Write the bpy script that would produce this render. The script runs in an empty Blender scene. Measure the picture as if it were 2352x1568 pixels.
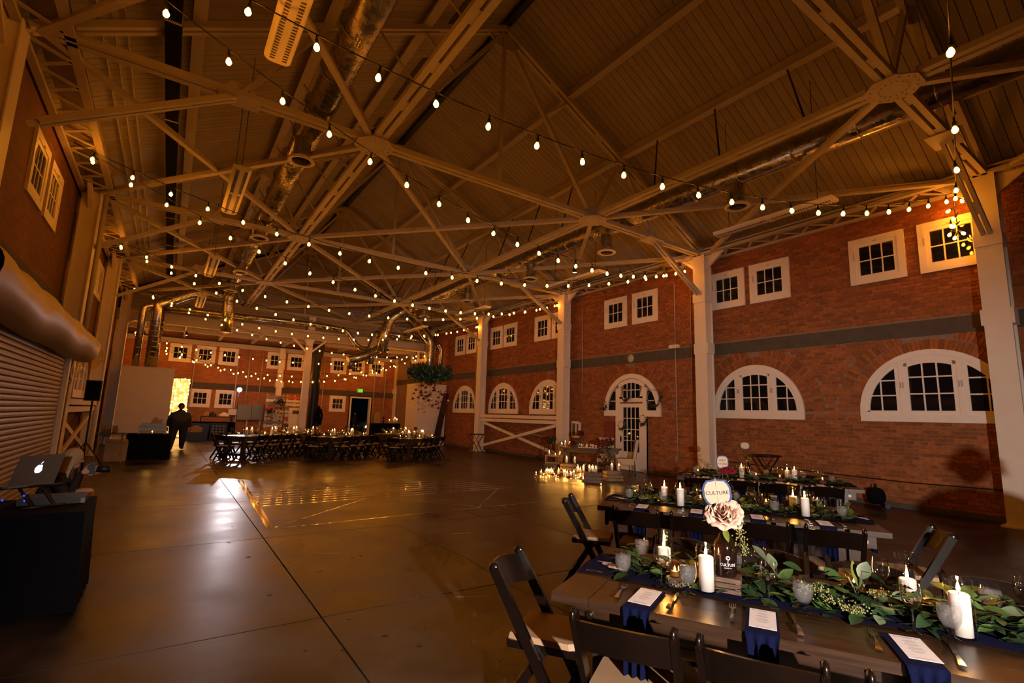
import bpy, math, random
from mathutils import Vector, Matrix, Euler
random.seed(7)
PI = math.pi
S = bpy.context.scene
COL = S.collection

# ---------------------------------------------------------------- camera
FPX, HCAM = 1136.0, 1.62
YAW, PITCH, ROLL = math.radians(34.379), math.radians(8.7655), math.radians(1.8313)
FWD = Vector((math.sin(YAW)*math.cos(PITCH), math.cos(YAW)*math.cos(PITCH), math.sin(PITCH)))
_r0 = Vector((math.cos(YAW), -math.sin(YAW), 0)); _u0 = _r0.cross(FWD)
RGT = _r0*math.cos(ROLL) + _u0*math.sin(ROLL)
UPV = -_r0*math.sin(ROLL) + _u0*math.cos(ROLL)
CAMP = Vector((0, 0, HCAM))
cd = bpy.data.cameras.new('camera'); cam = bpy.data.objects.new('camera', cd); COL.objects.link(cam)
cd.sensor_width = 36; cd.lens = FPX/2352*36; cd.clip_start = 0.05; cd.clip_end = 300
cam.matrix_world = Matrix(((RGT.x, UPV.x, -FWD.x, 0), (RGT.y, UPV.y, -FWD.y, 0), (RGT.z, UPV.z, -FWD.z, HCAM), (0, 0, 0, 1)))
S.camera = cam

def at(px, py, ax, v):
    """point of the plane (x, y or z = v) that a photo pixel looks at"""
    d = FWD + RGT*((px-1176)/FPX) - UPV*((py-784)/FPX)
    return CAMP + d*((v-CAMP[ax])/d[ax])

# ---------------------------------------------------------------- world, lights, exposure
W = bpy.data.worlds.new('night'); S.world = W; W.use_nodes = True
W.node_tree.nodes['Background'].inputs[0].default_value = (0.10, 0.14, 0.30, 1)
W.node_tree.nodes['Background'].inputs[1].default_value = 0.004
BULB_E, FLAME_E = 90.0, 420.0
BULB_C, FLAME_C = (1.0, 0.31, 0.018), (1.0, 0.42, 0.07)
def lamp(name, kind, loc, power, color, radius=0.05, aim=None, angle=None, blend=0.3):
    l = bpy.data.lights.new(name, kind); o = bpy.data.objects.new(name, l); COL.objects.link(o)
    l.energy = power; l.color = color; o.location = loc
    l.shadow_soft_size = radius
    if kind == 'SPOT': l.spot_size = angle; l.spot_blend = blend
    if aim is not None: o.rotation_euler = (Vector(aim)-Vector(loc)).to_track_quat('-Z', 'Y').to_euler()
    return o
FLASH_P = at(550, 895, 1, 30.6)                       # strobe on a stand at the far end
lamp('strobe_light', 'SPOT', FLASH_P + Vector((0, -0.16, 0)), 700, (0.98, 0.90, 0.98), 0.06, (2.6, 12, 0.0), math.radians(30), 1.0)
lamp('strobe_light', 'SPOT', (0.0, -2.7, 1.965), 2450, (1.0, 0.83, 0.73), 0.04, (7.1, 6.4, -0.75), math.radians(100), 0.75)
S.view_settings.view_transform = 'Standard'; S.view_settings.look = 'None'
S.view_settings.gamma = 1.0; S.view_settings.use_curve_mapping = False
S.view_settings.exposure = 0.0
cy = S.cycles
cy.use_denoising = True; cy.max_bounces = 7; cy.diffuse_bounces = 3; cy.glossy_bounces = 3
cy.transparent_max_bounces = 16; cy.transmission_bounces = 4
cy.use_adaptive_sampling = True; cy.adaptive_threshold = 0.06; cy.adaptive_min_samples = 16
cy.sample_clamp_indirect = 4.0; cy.caustics_reflective = False; cy.caustics_refractive = False
cy.use_light_tree = True

# ---------------------------------------------------------------- materials
MATS = {}
def mat(name, col, rough=0.5, metal=0.0, spec=0.5, emit=None, estr=0, noise=0, nscale=8, bump=0, bscale=40, coat=0, rvar=0, ivar=0, col2=None, stretch=None, trans=0, sub=0, ramp=(0.3, 0.72)):
    m = bpy.data.materials.new(name); m.use_nodes = True; MATS[name] = m
    nt = m.node_tree; N = nt.nodes; L = nt.links; b = N['Principled BSDF']
    b.inputs['Base Color'].default_value = (*col, 1); b.inputs['Roughness'].default_value = rough
    b.inputs['Metallic'].default_value = metal; b.inputs['Specular IOR Level'].default_value = spec
    b.inputs['Coat Weight'].default_value = coat; b.inputs['Coat Roughness'].default_value = 0.12
    if trans: b.inputs['Transmission Weight'].default_value = trans
    if sub:
        b.inputs['Subsurface Weight'].default_value = sub; b.inputs['Subsurface Radius'].default_value = (0.03, 0.015, 0.008)
    if emit:
        b.inputs['Emission Color'].default_value = (*emit, 1); b.inputs['Emission Strength'].default_value = estr
    tc = N.new('ShaderNodeTexCoord'); vec = tc.outputs['Object']
    if stretch:
        mp = N.new('ShaderNodeMapping'); mp.inputs['Scale'].default_value = stretch
        L.new(vec, mp.inputs[0]); vec = mp.outputs[0]
    fac = None
    if noise:
        n = N.new('ShaderNodeTexNoise'); n.inputs['Scale'].default_value = nscale; n.inputs['Detail'].default_value = 6
        L.new(vec, n.inputs['Vector'])
        r = N.new('ShaderNodeValToRGB'); r.color_ramp.elements[0].position, r.color_ramp.elements[1].position = ramp
        c2 = col2 or tuple(max(0, c*(1-noise)) for c in col)
        r.color_ramp.elements[0].color = (*c2, 1); r.color_ramp.elements[1].color = (*col, 1)
        L.new(n.outputs[0], r.inputs[0]); out = r.outputs[0]
        if rvar:
            mr = N.new('ShaderNodeMapRange'); mr.inputs['To Min'].default_value = max(0.02, rough-rvar); mr.inputs['To Max'].default_value = rough+rvar
            mr.inputs['From Min'].default_value = 0.3; mr.inputs['From Max'].default_value = 0.7
            L.new(n.outputs[0], mr.inputs[0]); L.new(mr.outputs[0], b.inputs['Roughness'])
    else:
        rgb = N.new('ShaderNodeRGB'); rgb.outputs[0].default_value = (*col, 1); out = rgb.outputs[0]
    if ivar:
        oi = N.new('ShaderNodeObjectInfo'); ge = N.new('ShaderNodeNewGeometry')
        ad = N.new('ShaderNodeMath'); ad.operation = 'ADD'; L.new(oi.outputs['Random'], ad.inputs[0]); L.new(ge.outputs['Random Per Island'], ad.inputs[1])
        fr = N.new('ShaderNodeMath'); fr.operation = 'FRACT'; L.new(ad.outputs[0], fr.inputs[0])
        mr = N.new('ShaderNodeMapRange'); mr.inputs['To Min'].default_value = 1-ivar; mr.inputs['To Max'].default_value = 1+ivar*0.6
        L.new(fr.outputs[0], mr.inputs[0])
        hs = N.new('ShaderNodeHueSaturation'); L.new(out, hs.inputs['Color']); L.new(mr.outputs[0], hs.inputs['Value']); out = hs.outputs[0]
    L.new(out, b.inputs['Base Color'])
    if bump:
        n2 = N.new('ShaderNodeTexNoise'); n2.inputs['Scale'].default_value = bscale; n2.inputs['Detail'].default_value = 5
        L.new(vec, n2.inputs['Vector']); bp = N.new('ShaderNodeBump'); bp.inputs['Strength'].default_value = bump; bp.inputs['Distance'].default_value = 0.02
        L.new(n2.outputs[0], bp.inputs['Height']); L.new(bp.outputs[0], b.inputs['Normal'])
    return m
def thin_glass(name, tint=(1, 1, 1), base=0.05, edge=0.75, body=0.0, bodycol=(1, 1, 1), blend=0.10):
    m = bpy.data.materials.new(name); m.use_nodes = True; MATS[name] = m
    nt = m.node_tree; N = nt.nodes; L = nt.links; N.remove(N['Principled BSDF'])
    t = N.new('ShaderNodeBsdfTransparent'); t.inputs[0].default_value = (*tint, 1)
    g = N.new('ShaderNodeBsdfGlossy'); g.inputs['Roughness'].default_value = 0.02
    lw = N.new('ShaderNodeLayerWeight'); lw.inputs[0].default_value = blend
    mr = N.new('ShaderNodeMapRange'); mr.inputs['To Min'].default_value = base; mr.inputs['To Max'].default_value = edge
    L.new(lw.outputs['Facing'], mr.inputs[0])
    mx = N.new('ShaderNodeMixShader'); L.new(mr.outputs[0], mx.inputs[0]); L.new(t.outputs[0], mx.inputs[1]); L.new(g.outputs[0], mx.inputs[2])
    out = mx.outputs[0]
    if body:
        d = N.new('ShaderNodeBsdfDiffuse'); d.inputs[0].default_value = (*bodycol, 1)
        m2 = N.new('ShaderNodeMixShader'); m2.inputs[0].default_value = body; L.new(out, m2.inputs[1]); L.new(d.outputs[0], m2.inputs[2]); out = m2.outputs[0]
    L.new(out, N['Material Output'].inputs[0])
    return m
CREAM = (0.62, 0.52, 0.40)
mat('steel_paint', (0.54, 0.46, 0.37), 0.55, noise=0.12, nscale=3, bump=0.15, bscale=30)
mat('plank_paint', (0.40, 0.33, 0.25), 0.6, noise=0.10, nscale=2, ivar=0.10, bump=0.1, bscale=20)
mat('column_paint', (0.84, 0.73, 0.62), 0.5, noise=0.08, nscale=2, bump=0.1, bscale=25)
mat('trim_paint', (0.88, 0.80, 0.74), 0.45, noise=0.06, nscale=6)
mat('brick', (0.41, 0.125, 0.030), 0.85, noise=0.35, nscale=14, ivar=0.35, bump=0.5, bscale=60)
mat('mortar', (0.33, 0.21, 0.145), 0.95, noise=0.3, nscale=20)
mat('band', (0.10, 0.082, 0.065), 0.9, noise=0.25, nscale=5, bump=0.3, bscale=30)
mat('night_glass', (0.006, 0.007, 0.010), 0.03, spec=0.6)
mat('sky_glass', (0.012, 0.016, 0.03), 0.05, spec=0.6)
mat('galv', (0.55, 0.52, 0.48), 0.28, 0.95, noise=0.25, nscale=7, rvar=0.1, bump=0.15, bscale=12)
mat('flat_black', (0.004, 0.0035, 0.003), 0.95, spec=0.15)
mat('black_metal', (0.012, 0.011, 0.010), 0.45, 0.3)
mat('black_cloth', (0.004, 0.004, 0.006), 0.95, spec=0.1, bump=0.4, bscale=20)
mat('dull_steel', (0.16, 0.14, 0.11), 0.45, 0.7)
mat('concrete', (0.064, 0.047, 0.036), 0.36, noise=0.5, nscale=1.1, col2=(0.015, 0.010, 0.007), rvar=0.10, bump=0.09, bscale=5, spec=0.38, ramp=(0.40, 0.62))
mat('joint', (0.015, 0.012, 0.010), 0.9)
mat('gloss_tape', (0.10, 0.08, 0.06), 0.05, spec=1.0, bump=0.04, bscale=6, coat=1.0)
mat('black_tape', (0.012, 0.011, 0.010), 0.6)
mat('scuff', (0.24, 0.19, 0.15), 0.5, noise=0.3, nscale=5)
mat('dark_wood', (0.060, 0.032, 0.020), 0.30, noise=0.55, nscale=3, stretch=(12, 1, 12), ivar=0.2, bump=0.02, bscale=8, coat=0.1)
mat('table_wood', (0.060, 0.029, 0.015), 0.32, noise=0.6, nscale=3, stretch=(1, 12, 12), ivar=0.22, bump=0.015, bscale=8, coat=0.05)
mat('chair_wood', (0.009, 0.0042, 0.0025), 0.26, noise=0.4, nscale=4, coat=0.15)
mat('seat_pad', (0.42, 0.27, 0.15), 0.55, noise=0.15, nscale=6)
mat('pale_wood', (0.42, 0.27, 0.15), 0.6, noise=0.4, nscale=4, stretch=(1, 10, 10), ivar=0.2)
mat('block_wood', (0.20, 0.115, 0.075), 0.6, noise=0.6, nscale=5, stretch=(2, 14, 14), ivar=0.25)
mat('bark', (0.10, 0.06, 0.045), 0.9, noise=0.5, nscale=20, bump=0.6, bscale=30)
mat('cut_wood', (0.42, 0.24, 0.15), 0.7, noise=0.3, nscale=20)
mat('navy', (0.0030, 0.0050, 0.030), 0.95, spec=0.1, noise=0.2, nscale=30, bump=0.2, bscale=80)
mat('paper', (0.86, 0.80, 0.80), 0.7)
mat('ink', (0.22, 0.18, 0.18), 0.8)
mat('black_ink', (0.012, 0.010, 0.012), 0.7)
mat('white_ink', (0.85, 0.83, 0.85), 0.6)
mat('blue_edge', (0.035, 0.065, 0.20), 0.7)
mat('cream_card', (0.58, 0.44, 0.32), 0.75)
mat('silver', (0.55, 0.50, 0.44), 0.18, 1.0)
mat('wax', (0.88, 0.83, 0.78), 0.55, sub=0.25)
mat('amber_wax', (0.80, 0.52, 0.14), 0.5, sub=0.3)
mat('wick', (0.02, 0.015, 0.01), 0.9)
mat('leaf', (0.065, 0.125, 0.030), 0.45, noise=0.35, nscale=25, ivar=0.45)
mat('leaf_pale', (0.135, 0.185, 0.105), 0.5, noise=0.25, nscale=25, ivar=0.35)
mat('leaf_dark', (0.022, 0.055, 0.018), 0.5, noise=0.35, nscale=25, ivar=0.45)
mat('leaf_fresh', (0.17, 0.23, 0.035), 0.45, noise=0.3, nscale=25, ivar=0.35)
mat('seed', (0.25, 0.26, 0.09), 0.7, ivar=0.4)
mat('stem', (0.10, 0.085, 0.035), 0.7)
mat('rose_blush', (0.80, 0.54, 0.42), 0.6, noise=0.15, nscale=10)
mat('rose_red', (0.22, 0.006, 0.016), 0.6, ivar=0.35)
mat('rose_white', (0.75, 0.68, 0.58), 0.6)
mat('amber_bottle', (0.012, 0.005, 0.003), 0.06, spec=0.8, coat=0.5)
mat('bulb_off_cap', (0.012, 0.011, 0.010), 0.5)
mat('bulb_glow', (1, 0.8, 0.5), 0.3, emit=BULB_C, estr=BULB_E)
mat('flame', (1, 0.7, 0.3), 0.5, emit=FLAME_C, estr=FLAME_E)
mat('fairy_glow', (1, 0.8, 0.5), 0.5, emit=(1, 0.55, 0.17), estr=60)
mat('spot_glow', (1, 0.9, 0.7), 0.5, emit=(1, 0.7, 0.38), estr=40)
mat('strobe_glow', (1, 1, 1), 0.5, emit=(0.9, 0.9, 1.0), estr=80)
mat('exit_green', (0.02, 0.25, 0.03), 0.5, emit=(0.05, 1.0, 0.08), estr=0.9)
mat('logo_glow', (0.9, 0.9, 0.9), 0.5, emit=(0.95, 0.90, 1.0), estr=1.6)
mat('led_blue', (0, 0, 0.3), 0.5, emit=(0.02, 0.05, 1.0), estr=2.0)
mat('tail_red', (0.3, 0, 0), 0.4, emit=(1, 0.02, 0.01), estr=5)
mat('laptop_grey', (0.30, 0.28, 0.26), 0.4, 0.6)
mat('white_panel', (0.82, 0.71, 0.64), 0.65, noise=0.06, nscale=4)
mat('fixture_white', (0.72, 0.64, 0.55), 0.5)
mat('slot_dark', (0.10, 0.075, 0.05), 0.8)
mat('canvas', (0.50, 0.38, 0.24), 0.45, noise=0.15, nscale=3)
mat('shutter', (0.36, 0.27, 0.18), 0.5, noise=0.15, nscale=5)
mat('grey_box', (0.20, 0.20, 0.20), 0.45, 0.2)
mat('red_panel', (0.20, 0.035, 0.035), 0.7)
mat('skin', (0.55, 0.32, 0.22), 0.55, sub=0.1)
mat('skin_dark', (0.10, 0.05, 0.035), 0.55)
mat('blond', (0.62, 0.44, 0.22), 0.6, noise=0.5, nscale=10, stretch=(30, 30, 3))
mat('black_fabric', (0.012, 0.011, 0.012), 0.8, bump=0.3, bscale=15)
mat('grey_fabric', (0.035, 0.035, 0.037), 0.85, bump=0.3, bscale=15)
mat('cream_cloth', (0.55, 0.46, 0.37), 0.8, bump=0.2, bscale=60)
mat('tulle', (0.75, 0.60, 0.40), 0.8)
mat('pallet_white', (0.80, 0.70, 0.55), 0.8, ivar=0.3, noise=0.2)
mat('pallet_red', (0.55, 0.10, 0.05), 0.8)
mat('food', (0.45, 0.30, 0.14), 0.8, noise=0.3)
thin_glass('glass', (0.98, 0.98, 0.98), 0.04, 0.9)
thin_glass('wine_glass_clear', (0.97, 0.97, 0.97), 0.10, 1.0, blend=0.22)
thin_glass('water', (0.90, 0.90, 0.90), 0.03, 0.5, 0.05, (0.85, 0.82, 0.82))
thin_glass('frosted_water', (0.94, 0.94, 0.94), 0.015, 0.35, 0.085, (0.80, 0.78, 0.78))
thin_glass('mercury', (0.75, 0.62, 0.48), 0.32, 0.8)
thin_glass('chafing', (0.8, 0.8, 0.8), 0.2, 0.7)

# ---------------------------------------------------------------- mesh helpers
class MB:
    def __init__(s): s.v = []; s.f = []; s.sm = []
    def add(s, vs, fs, smooth=False):
        o = len(s.v); s.v += [tuple(p) for p in vs]; s.f += [tuple(i+o for i in q) for q in fs]; s.sm += [smooth]*len(fs); return s
    def box(s, c, d, rot=None):
        hx, hy, hz = d[0]/2, d[1]/2, d[2]/2; c = Vector(c)
        vs = [Vector((x, y, z)) for x in (-hx, hx) for y in (-hy, hy) for z in (-hz, hz)]
        if rot is not None: vs = [rot @ p for p in vs]
        return s.add([p+c for p in vs], [(0, 1, 3, 2), (4, 6, 7, 5), (0, 4, 5, 1), (2, 3, 7, 6), (0, 2, 6, 4), (1, 5, 7, 3)])
    def bb(s, a, b): return s.box([(a[i]+b[i])/2 for i in range(3)], [abs(b[i]-a[i]) for i in range(3)])
    def beam(s, p, q, w, h, up=(0, 0, 1)):
        p, q = Vector(p), Vector(q); d = (q-p); l = d.length; d.normalize(); up = Vector(up)
        if abs(d.dot(up)) > 0.98: up = Vector((1, 0, 0))
        r = d.cross(up).normalized(); u = r.cross(d)
        R = Matrix((r, d, u)).transposed()
        return s.box((p+q)/2, (w, l, h), R)
    def tube(s, pts, r, n=8, caps=True, smooth=True):
        pts = [Vector(p) for p in pts]; k = len(pts); rr = r if isinstance(r, (list, tuple)) else [r]*k
        rings = []; u = None
        for i, p in enumerate(pts):
            t = (pts[min(i+1, k-1)] - pts[max(i-1, 0)]).normalized()
            if u is None:
                u = t.cross(Vector((0, 0, 1)) if abs(t.z) < 0.9 else Vector((1, 0, 0))).normalized()
            u = (u - t*u.dot(t)).normalized(); w = t.cross(u)
            rings += [p + (u*math.cos(2*PI*j/n) + w*math.sin(2*PI*j/n))*rr[i] for j in range(n)]
        fs = [(i*n+j, i*n+(j+1) % n, (i+1)*n+(j+1) % n, (i+1)*n+j) for i in range(k-1) for j in range(n)]
        s.add(rings, fs, smooth)
        if caps:
            o = len(s.v)-k*n; s.f += [tuple(o+j for j in range(n))[::-1], tuple(o+(k-1)*n+j for j in range(n))]; s.sm += [False, False]
        return s
    def lathe(s, prof, n=16, c=(0, 0, 0), smooth=True):
        c = Vector(c); k = len(prof)
        vs = [c+Vector((r*math.cos(2*PI*j/n), r*math.sin(2*PI*j/n), z)) for r, z in prof for j in range(n)]
        s.add(vs, [(i*n+j, i*n+(j+1) % n, (i+1)*n+(j+1) % n, (i+1)*n+j) for i in range(k-1) for j in range(n)], smooth)
        return s
    def prism(s, poly, fn, d0, d1, smooth=False):
        """poly of 2-D points; fn(a, b, depth) -> 3-D"""
        n = len(poly)
        s.add([fn(a, b, d0) for a, b in poly]+[fn(a, b, d1) for a, b in poly],
              [tuple(range(n))[::-1], tuple(range(n, 2*n))]+[(i, (i+1) % n, n+(i+1) % n, n+i) for i in range(n)], smooth)
        return s
    def ring(s, outer, inner, fn, d0, d1):
        """flat frame between two outlines of equal point count"""
        n = len(outer)
        vs = [fn(a, b, d0) for a, b in outer]+[fn(a, b, d0) for a, b in inner]+[fn(a, b, d1) for a, b in outer]+[fn(a, b, d1) for a, b in inner]
        fs = []
        for i in range(n):
            j = (i+1) % n
            fs += [(i, n+i, n+j, j), (2*n+i, 2*n+j, 3*n+j, 3*n+i), (i, j, 2*n+j, 2*n+i), (n+i, 3*n+i, 3*n+j, n+j)]
        return s.add(vs, fs)
    def ball(s, c, r, n=10, m=6, sc=(1, 1, 1), rot=None):
        c = Vector(c); vs = []
        for i in range(m+1):
            a = PI*i/m
            for j in range(n):
                p = Vector((math.sin(a)*math.cos(2*PI*j/n)*sc[0], math.sin(a)*math.sin(2*PI*j/n)*sc[1], math.cos(a)*sc[2]))*r
                vs.append(c+(rot @ p if rot is not None else p))
        return s.add(vs, [(i*n+j, (i+1)*n+j, (i+1)*n+(j+1) % n, i*n+(j+1) % n) for i in range(m) for j in range(n)], True)
    def grid(s, fn, nu, nv, smooth=True):
        vs = [fn(i/nu, j/nv) for i in range(nu+1) for j in range(nv+1)]
        return s.add(vs, [(i*(nv+1)+j, (i+1)*(nv+1)+j, (i+1)*(nv+1)+j+1, i*(nv+1)+j+1) for i in range(nu) for j in range(nv)], smooth)
    def mesh(s, name):
        me = bpy.data.meshes.new(name); me.from_pydata(s.v, [], s.f); me.polygons.foreach_set('use_smooth', s.sm); me.update(); return me
def setp(o, label=None, cat=None, group=None, kind=None):
    if label: o['label'] = label
    if cat: o['category'] = cat
    if group: o['group'] = group
    if kind: o['kind'] = kind
    return o
def obj(name, mb, m, parent=None, loc=None, rz=None, **k):
    me = mb.mesh(name) if isinstance(mb, MB) else mb
    if isinstance(mb, MB): me.materials.append(MATS[m])
    o = bpy.data.objects.new(name, me); COL.objects.link(o)
    if parent is not None: o.parent = parent
    if loc is not None: o.location = loc
    if rz is not None: o.rotation_euler = (0, 0, rz)
    return setp(o, **k)
def thing(name, label, cat, loc=(0, 0, 0), rz=0, group=None, kind=None):
    o = bpy.data.objects.new(name, None); COL.objects.link(o); o.location = loc; o.rotation_euler = (0, 0, rz); o.empty_display_size = 0.1
    return setp(o, label, cat, group, kind)
def copy_tree(o, parent=None):
    c = o.copy(); COL.objects.link(c); c.parent = parent
    for ch in list(o.children): copy_tree(ch, c)
    return c
def dup(root, loc, rz=0, label=None, group=None, scale=None):
    r = copy_tree(root); r.location = loc; r.rotation_euler = (0, 0, rz)
    if label: r['label'] = label
    if group: r['group'] = group
    if scale: r.scale = scale if isinstance(scale, tuple) else (scale,)*3
    return r
def text_mb(body, size, thick=0.0, align='CENTER'):
    cu = bpy.data.curves.new('t', 'FONT'); cu.body = body; cu.size = size; cu.extrude = thick; cu.align_x = align; cu.align_y = 'CENTER'; cu.resolution_u = 3
    o = bpy.data.objects.new('t', cu); COL.objects.link(o)
    bpy.context.view_layer.update()
    me = o.evaluated_get(bpy.context.evaluated_depsgraph_get()).to_mesh()
    mb = MB(); mb.add([v.co[:] for v in me.vertices], [tuple(p.vertices) for p in me.polygons])
    o.to_mesh_clear(); bpy.data.objects.remove(o); bpy.data.curves.remove(cu)
    return mb
def xf(mb, M):
    mb.v = [tuple(M @ Vector(p)) for p in mb.v]; return mb
ORD = ['first', 'second', 'third', 'fourth', 'fifth', 'sixth', 'seventh', 'eighth', 'ninth', 'tenth', 'eleventh', 'twelfth', 'thirteenth', 'fourteenth', 'fifteenth', 'sixteenth', 'seventeenth', 'eighteenth', 'nineteenth', 'twentieth', 'twenty-first', 'twenty-second', 'twenty-third', 'twenty-fourth']
# ---------------------------------------------------------------- the hall
XL, XR, YB, YF = -2.25, 12.95, 33.3, -8.0
XC = (XL+XR)/2; BAYS = [-3.9, 2.3, 8.5, 14.7, 20.9, 27.1]; YG = 27.1
ZB, ZR, SL = 6.55, 10.35, 0.515                       # truss bottom chord, top chord at the ridge, slope
ZD = lambda x: ZR+0.20-SL*abs(x-XC)                   # underside of the roof planks
ZT = lambda x: ZR-SL*abs(x-XC)
# floor of concrete slabs with open joints
fl = obj('floor', MB().bb((XL-.3, YF-.3, -.12), (XR+.3, YB+6, -.022)), 'joint', kind='structure')
xs = [XL, 1.2, 4.95, 8.7, XR]; ys = [YF, -4.6, -1.6, 1.35, 4.32, 7.24, 10.2, 13.15, 16.1, 19.05, 22, 24.95, 27.9, 30.85, YB]
for i in range(4):
    for j in range(len(ys)-1):
        obj('slab', MB().bb((xs[i]+.007, ys[j]+.007, -.022), (xs[i+1]-.007, ys[j+1]-.007, 0)), 'concrete', fl)
def strip(name, pts, w, m, parent=fl, z=0.0012):
    mb = MB()
    for a, b in zip(pts, pts[1:]):
        a, b = Vector(a), Vector(b); d = (b-a).normalized(); n = Vector((-d.y, d.x))*w/2
        mb.prism([(a+n)[:], (a-n)[:], (b-n)[:], (b+n)[:]], lambda x, y, h: (x, y, h), 0.0002, z)
    return obj(name, mb, m, parent)
g = lambda px, py: at(px, py, 2, 0).xy
for a, b, w in [((548, 1103), (617, 1214), .045), ((556, 1103), (626, 1212), .045), ((620, 1215), (1010, 1174), .035), ((1010, 1174), (1240, 1152), .03), ((628, 1212), (848, 1142), .022), ((848, 1142), (1105, 1163), .02), ((1100, 1164), (1143, 1122), .02)]:
    strip('tape_mark', [g(*a), g(*b)], w, 'gloss_tape')
for k in range(7):
    strip('tape_mark', [g(596+k*-4.5, 1162-k*5.2), g(1180-k*22, 1119-k*2.9)], .05, 'gloss_tape')
strip('tape_mark', [g(1067, 1172), g(1112, 1189), g(1180, 1177), g(1140, 1163), g(1067, 1172)], .03, 'black_tape')
strip('tape_mark', [g(840, 1084), g(855, 1090), g(880, 1089)], .04, 'black_tape')
strip('crack', [(3.02, 7.2), (2.98, 6.1), (3.05, 5.2), (2.96, 4.35), (3.0, 3.4), (2.95, 2.2)], .012, 'black_tape')
for px, py, l, w in [(1045, 1370, .5, .03), (725, 1270, .35, .025), (1040, 1225, .4, .03), (760, 1240, .3, .02), (820, 1218, .4, .025)]:
    a = g(px, py); strip('scuff_mark', [a, a+Vector((random.uniform(.3, .9), random.uniform(-.4, .3)))*l], w, 'scuff')
for k in range(16):
    a = g(random.uniform(480, 1250), random.uniform(1180, 1500)); r = random.uniform(.012, .03)
    obj('stain', MB().lathe([(r, .0002), (r*.9, .0013), (0.001, .0014)], 7, (a.x, a.y, 0)), 'black_tape', fl)

# ---------------------------------------------------------------- walls
def bricks_mat_wall(name, k=1.0):
    m = bpy.data.materials.new(name); m.use_nodes = True; MATS[name] = m
    nt = m.node_tree; N = nt.nodes; L = nt.links; b = N['Principled BSDF']; b.inputs['Roughness'].default_value = 0.85
    tc = N.new('ShaderNodeTexCoord'); ge = N.new('ShaderNodeSeparateXYZ'); L.new(tc.outputs['Object'], ge.inputs[0])
    ad = N.new('ShaderNodeMath'); ad.operation = 'ADD'; L.new(ge.outputs[0], ad.inputs[0]); L.new(ge.outputs[1], ad.inputs[1])
    cb = N.new('ShaderNodeCombineXYZ'); L.new(ad.outputs[0], cb.inputs[0]); L.new(ge.outputs[2], cb.inputs[1])
    br = N.new('ShaderNodeTexBrick'); L.new(cb.outputs[0], br.inputs['Vector'])
    br.inputs['Scale'].default_value = 1; br.inputs['Brick Width'].default_value = .235; br.inputs['Row Height'].default_value = .078
    br.inputs['Mortar Size'].default_value = .006; br.inputs['Bias'].default_value = -.1
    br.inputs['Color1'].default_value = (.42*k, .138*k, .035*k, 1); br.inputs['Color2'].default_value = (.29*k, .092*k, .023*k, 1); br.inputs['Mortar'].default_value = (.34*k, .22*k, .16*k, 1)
    n = N.new('ShaderNodeTexNoise'); n.inputs['Scale'].default_value = 1.2; n.inputs['Detail'].default_value = 8; L.new(tc.outputs['Object'], n.inputs['Vector'])
    mr = N.new('ShaderNodeMapRange'); mr.inputs['To Min'].default_value = .65; mr.inputs['To Max'].default_value = 1.3; L.new(n.outputs[0], mr.inputs[0])
    hs = N.new('ShaderNodeHueSaturation'); L.new(br.outputs[0], hs.inputs['Color']); L.new(mr.outputs[0], hs.inputs['Value']); L.new(hs.outputs[0], b.inputs['Base Color'])
    bp = N.new('ShaderNodeBump'); bp.inputs['Strength'].default_value = .4; bp.inputs['Distance'].default_value = .01; bp.invert = True
    L.new(br.outputs['Fac'], bp.inputs['Height']); L.new(bp.outputs[0], b.inputs['Normal'])
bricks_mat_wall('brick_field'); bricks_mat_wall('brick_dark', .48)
wr = obj('wall_right', MB().bb((XR+.012, YF, 0), (XR+.3, YB, 6.75)), 'mortar', kind='structure')
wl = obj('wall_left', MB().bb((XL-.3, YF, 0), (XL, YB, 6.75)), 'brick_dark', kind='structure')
DOOR_X0, DOOR_X1, DOOR_Z = 9.98, 11.28, 2.63
wb = obj('wall_back', MB().bb((XL-.3, YB, 0), (DOOR_X0, YB+.3, 6.3)).bb((DOOR_X1, YB, 0), (XR+.3, YB+.3, 6.3)).bb((DOOR_X0, YB, DOOR_Z), (DOOR_X1, YB+.3, 6.3)), 'brick_field', kind='structure')
wf = obj('wall_front', MB().bb((XL-.3, YF-.3, 0), (XR+.3, YF, 10.8)), 'brick_field', kind='structure')
ground = obj('pavement', MB().bb((XL-20, YB+.3, -.12), (XR+25, YB+40, -.03)), 'black_tape', kind='structure')
# concrete band
obj('trim_1', MB().bb((XR-.012, YF, 3.60), (XR+.02, YB, 3.93)), 'band', kind='structure')
obj('trim_2', MB().bb((XL-.02, YF, 3.60), (XL+.012, YB, 3.93)), 'band', kind='structure')
obj('trim_3', MB().bb((XL, YB-.012, 2.68), (XR, YB+.02, 3.05)), 'band', kind='structure')
# wall windows
ARCH_R = [3.52, 7.27, 16.14, 19.5, 23.2]; HWA = {3.52: 1.30}
UP_R = [2.96, 4.28, 6.75, 7.98, 11.0, 12.34, 15.4, 16.6, 19.05, 20.25, 22.7, 23.95, 29.0, 30.1]
ARC_Z, ARC_S, DOORY = 1.8, 0.20, 11.62
wn = [0]
def clip_disc(poly, cx, cz, r, n=40):
    for k in range(n):
        a = 2*PI*k/n; nx, nz = math.cos(a), math.sin(a); out = []
        for i, p in enumerate(poly):
            q = poly[(i+1) % len(poly)]
            dp = (p[0]-cx)*nx+(p[1]-cz)*nz-r; dq = (q[0]-cx)*nx+(q[1]-cz)*nz-r
            if dp <= 0: out.append(p)
            if (dp < 0) != (dq < 0) and abs(dp-dq) > 1e-9:
                t = dp/(dp-dq); out.append((p[0]+(q[0]-p[0])*t, p[1]+(q[1]-p[1])*t))
        poly = out
        if len(poly) < 3: return []
    return poly
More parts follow.
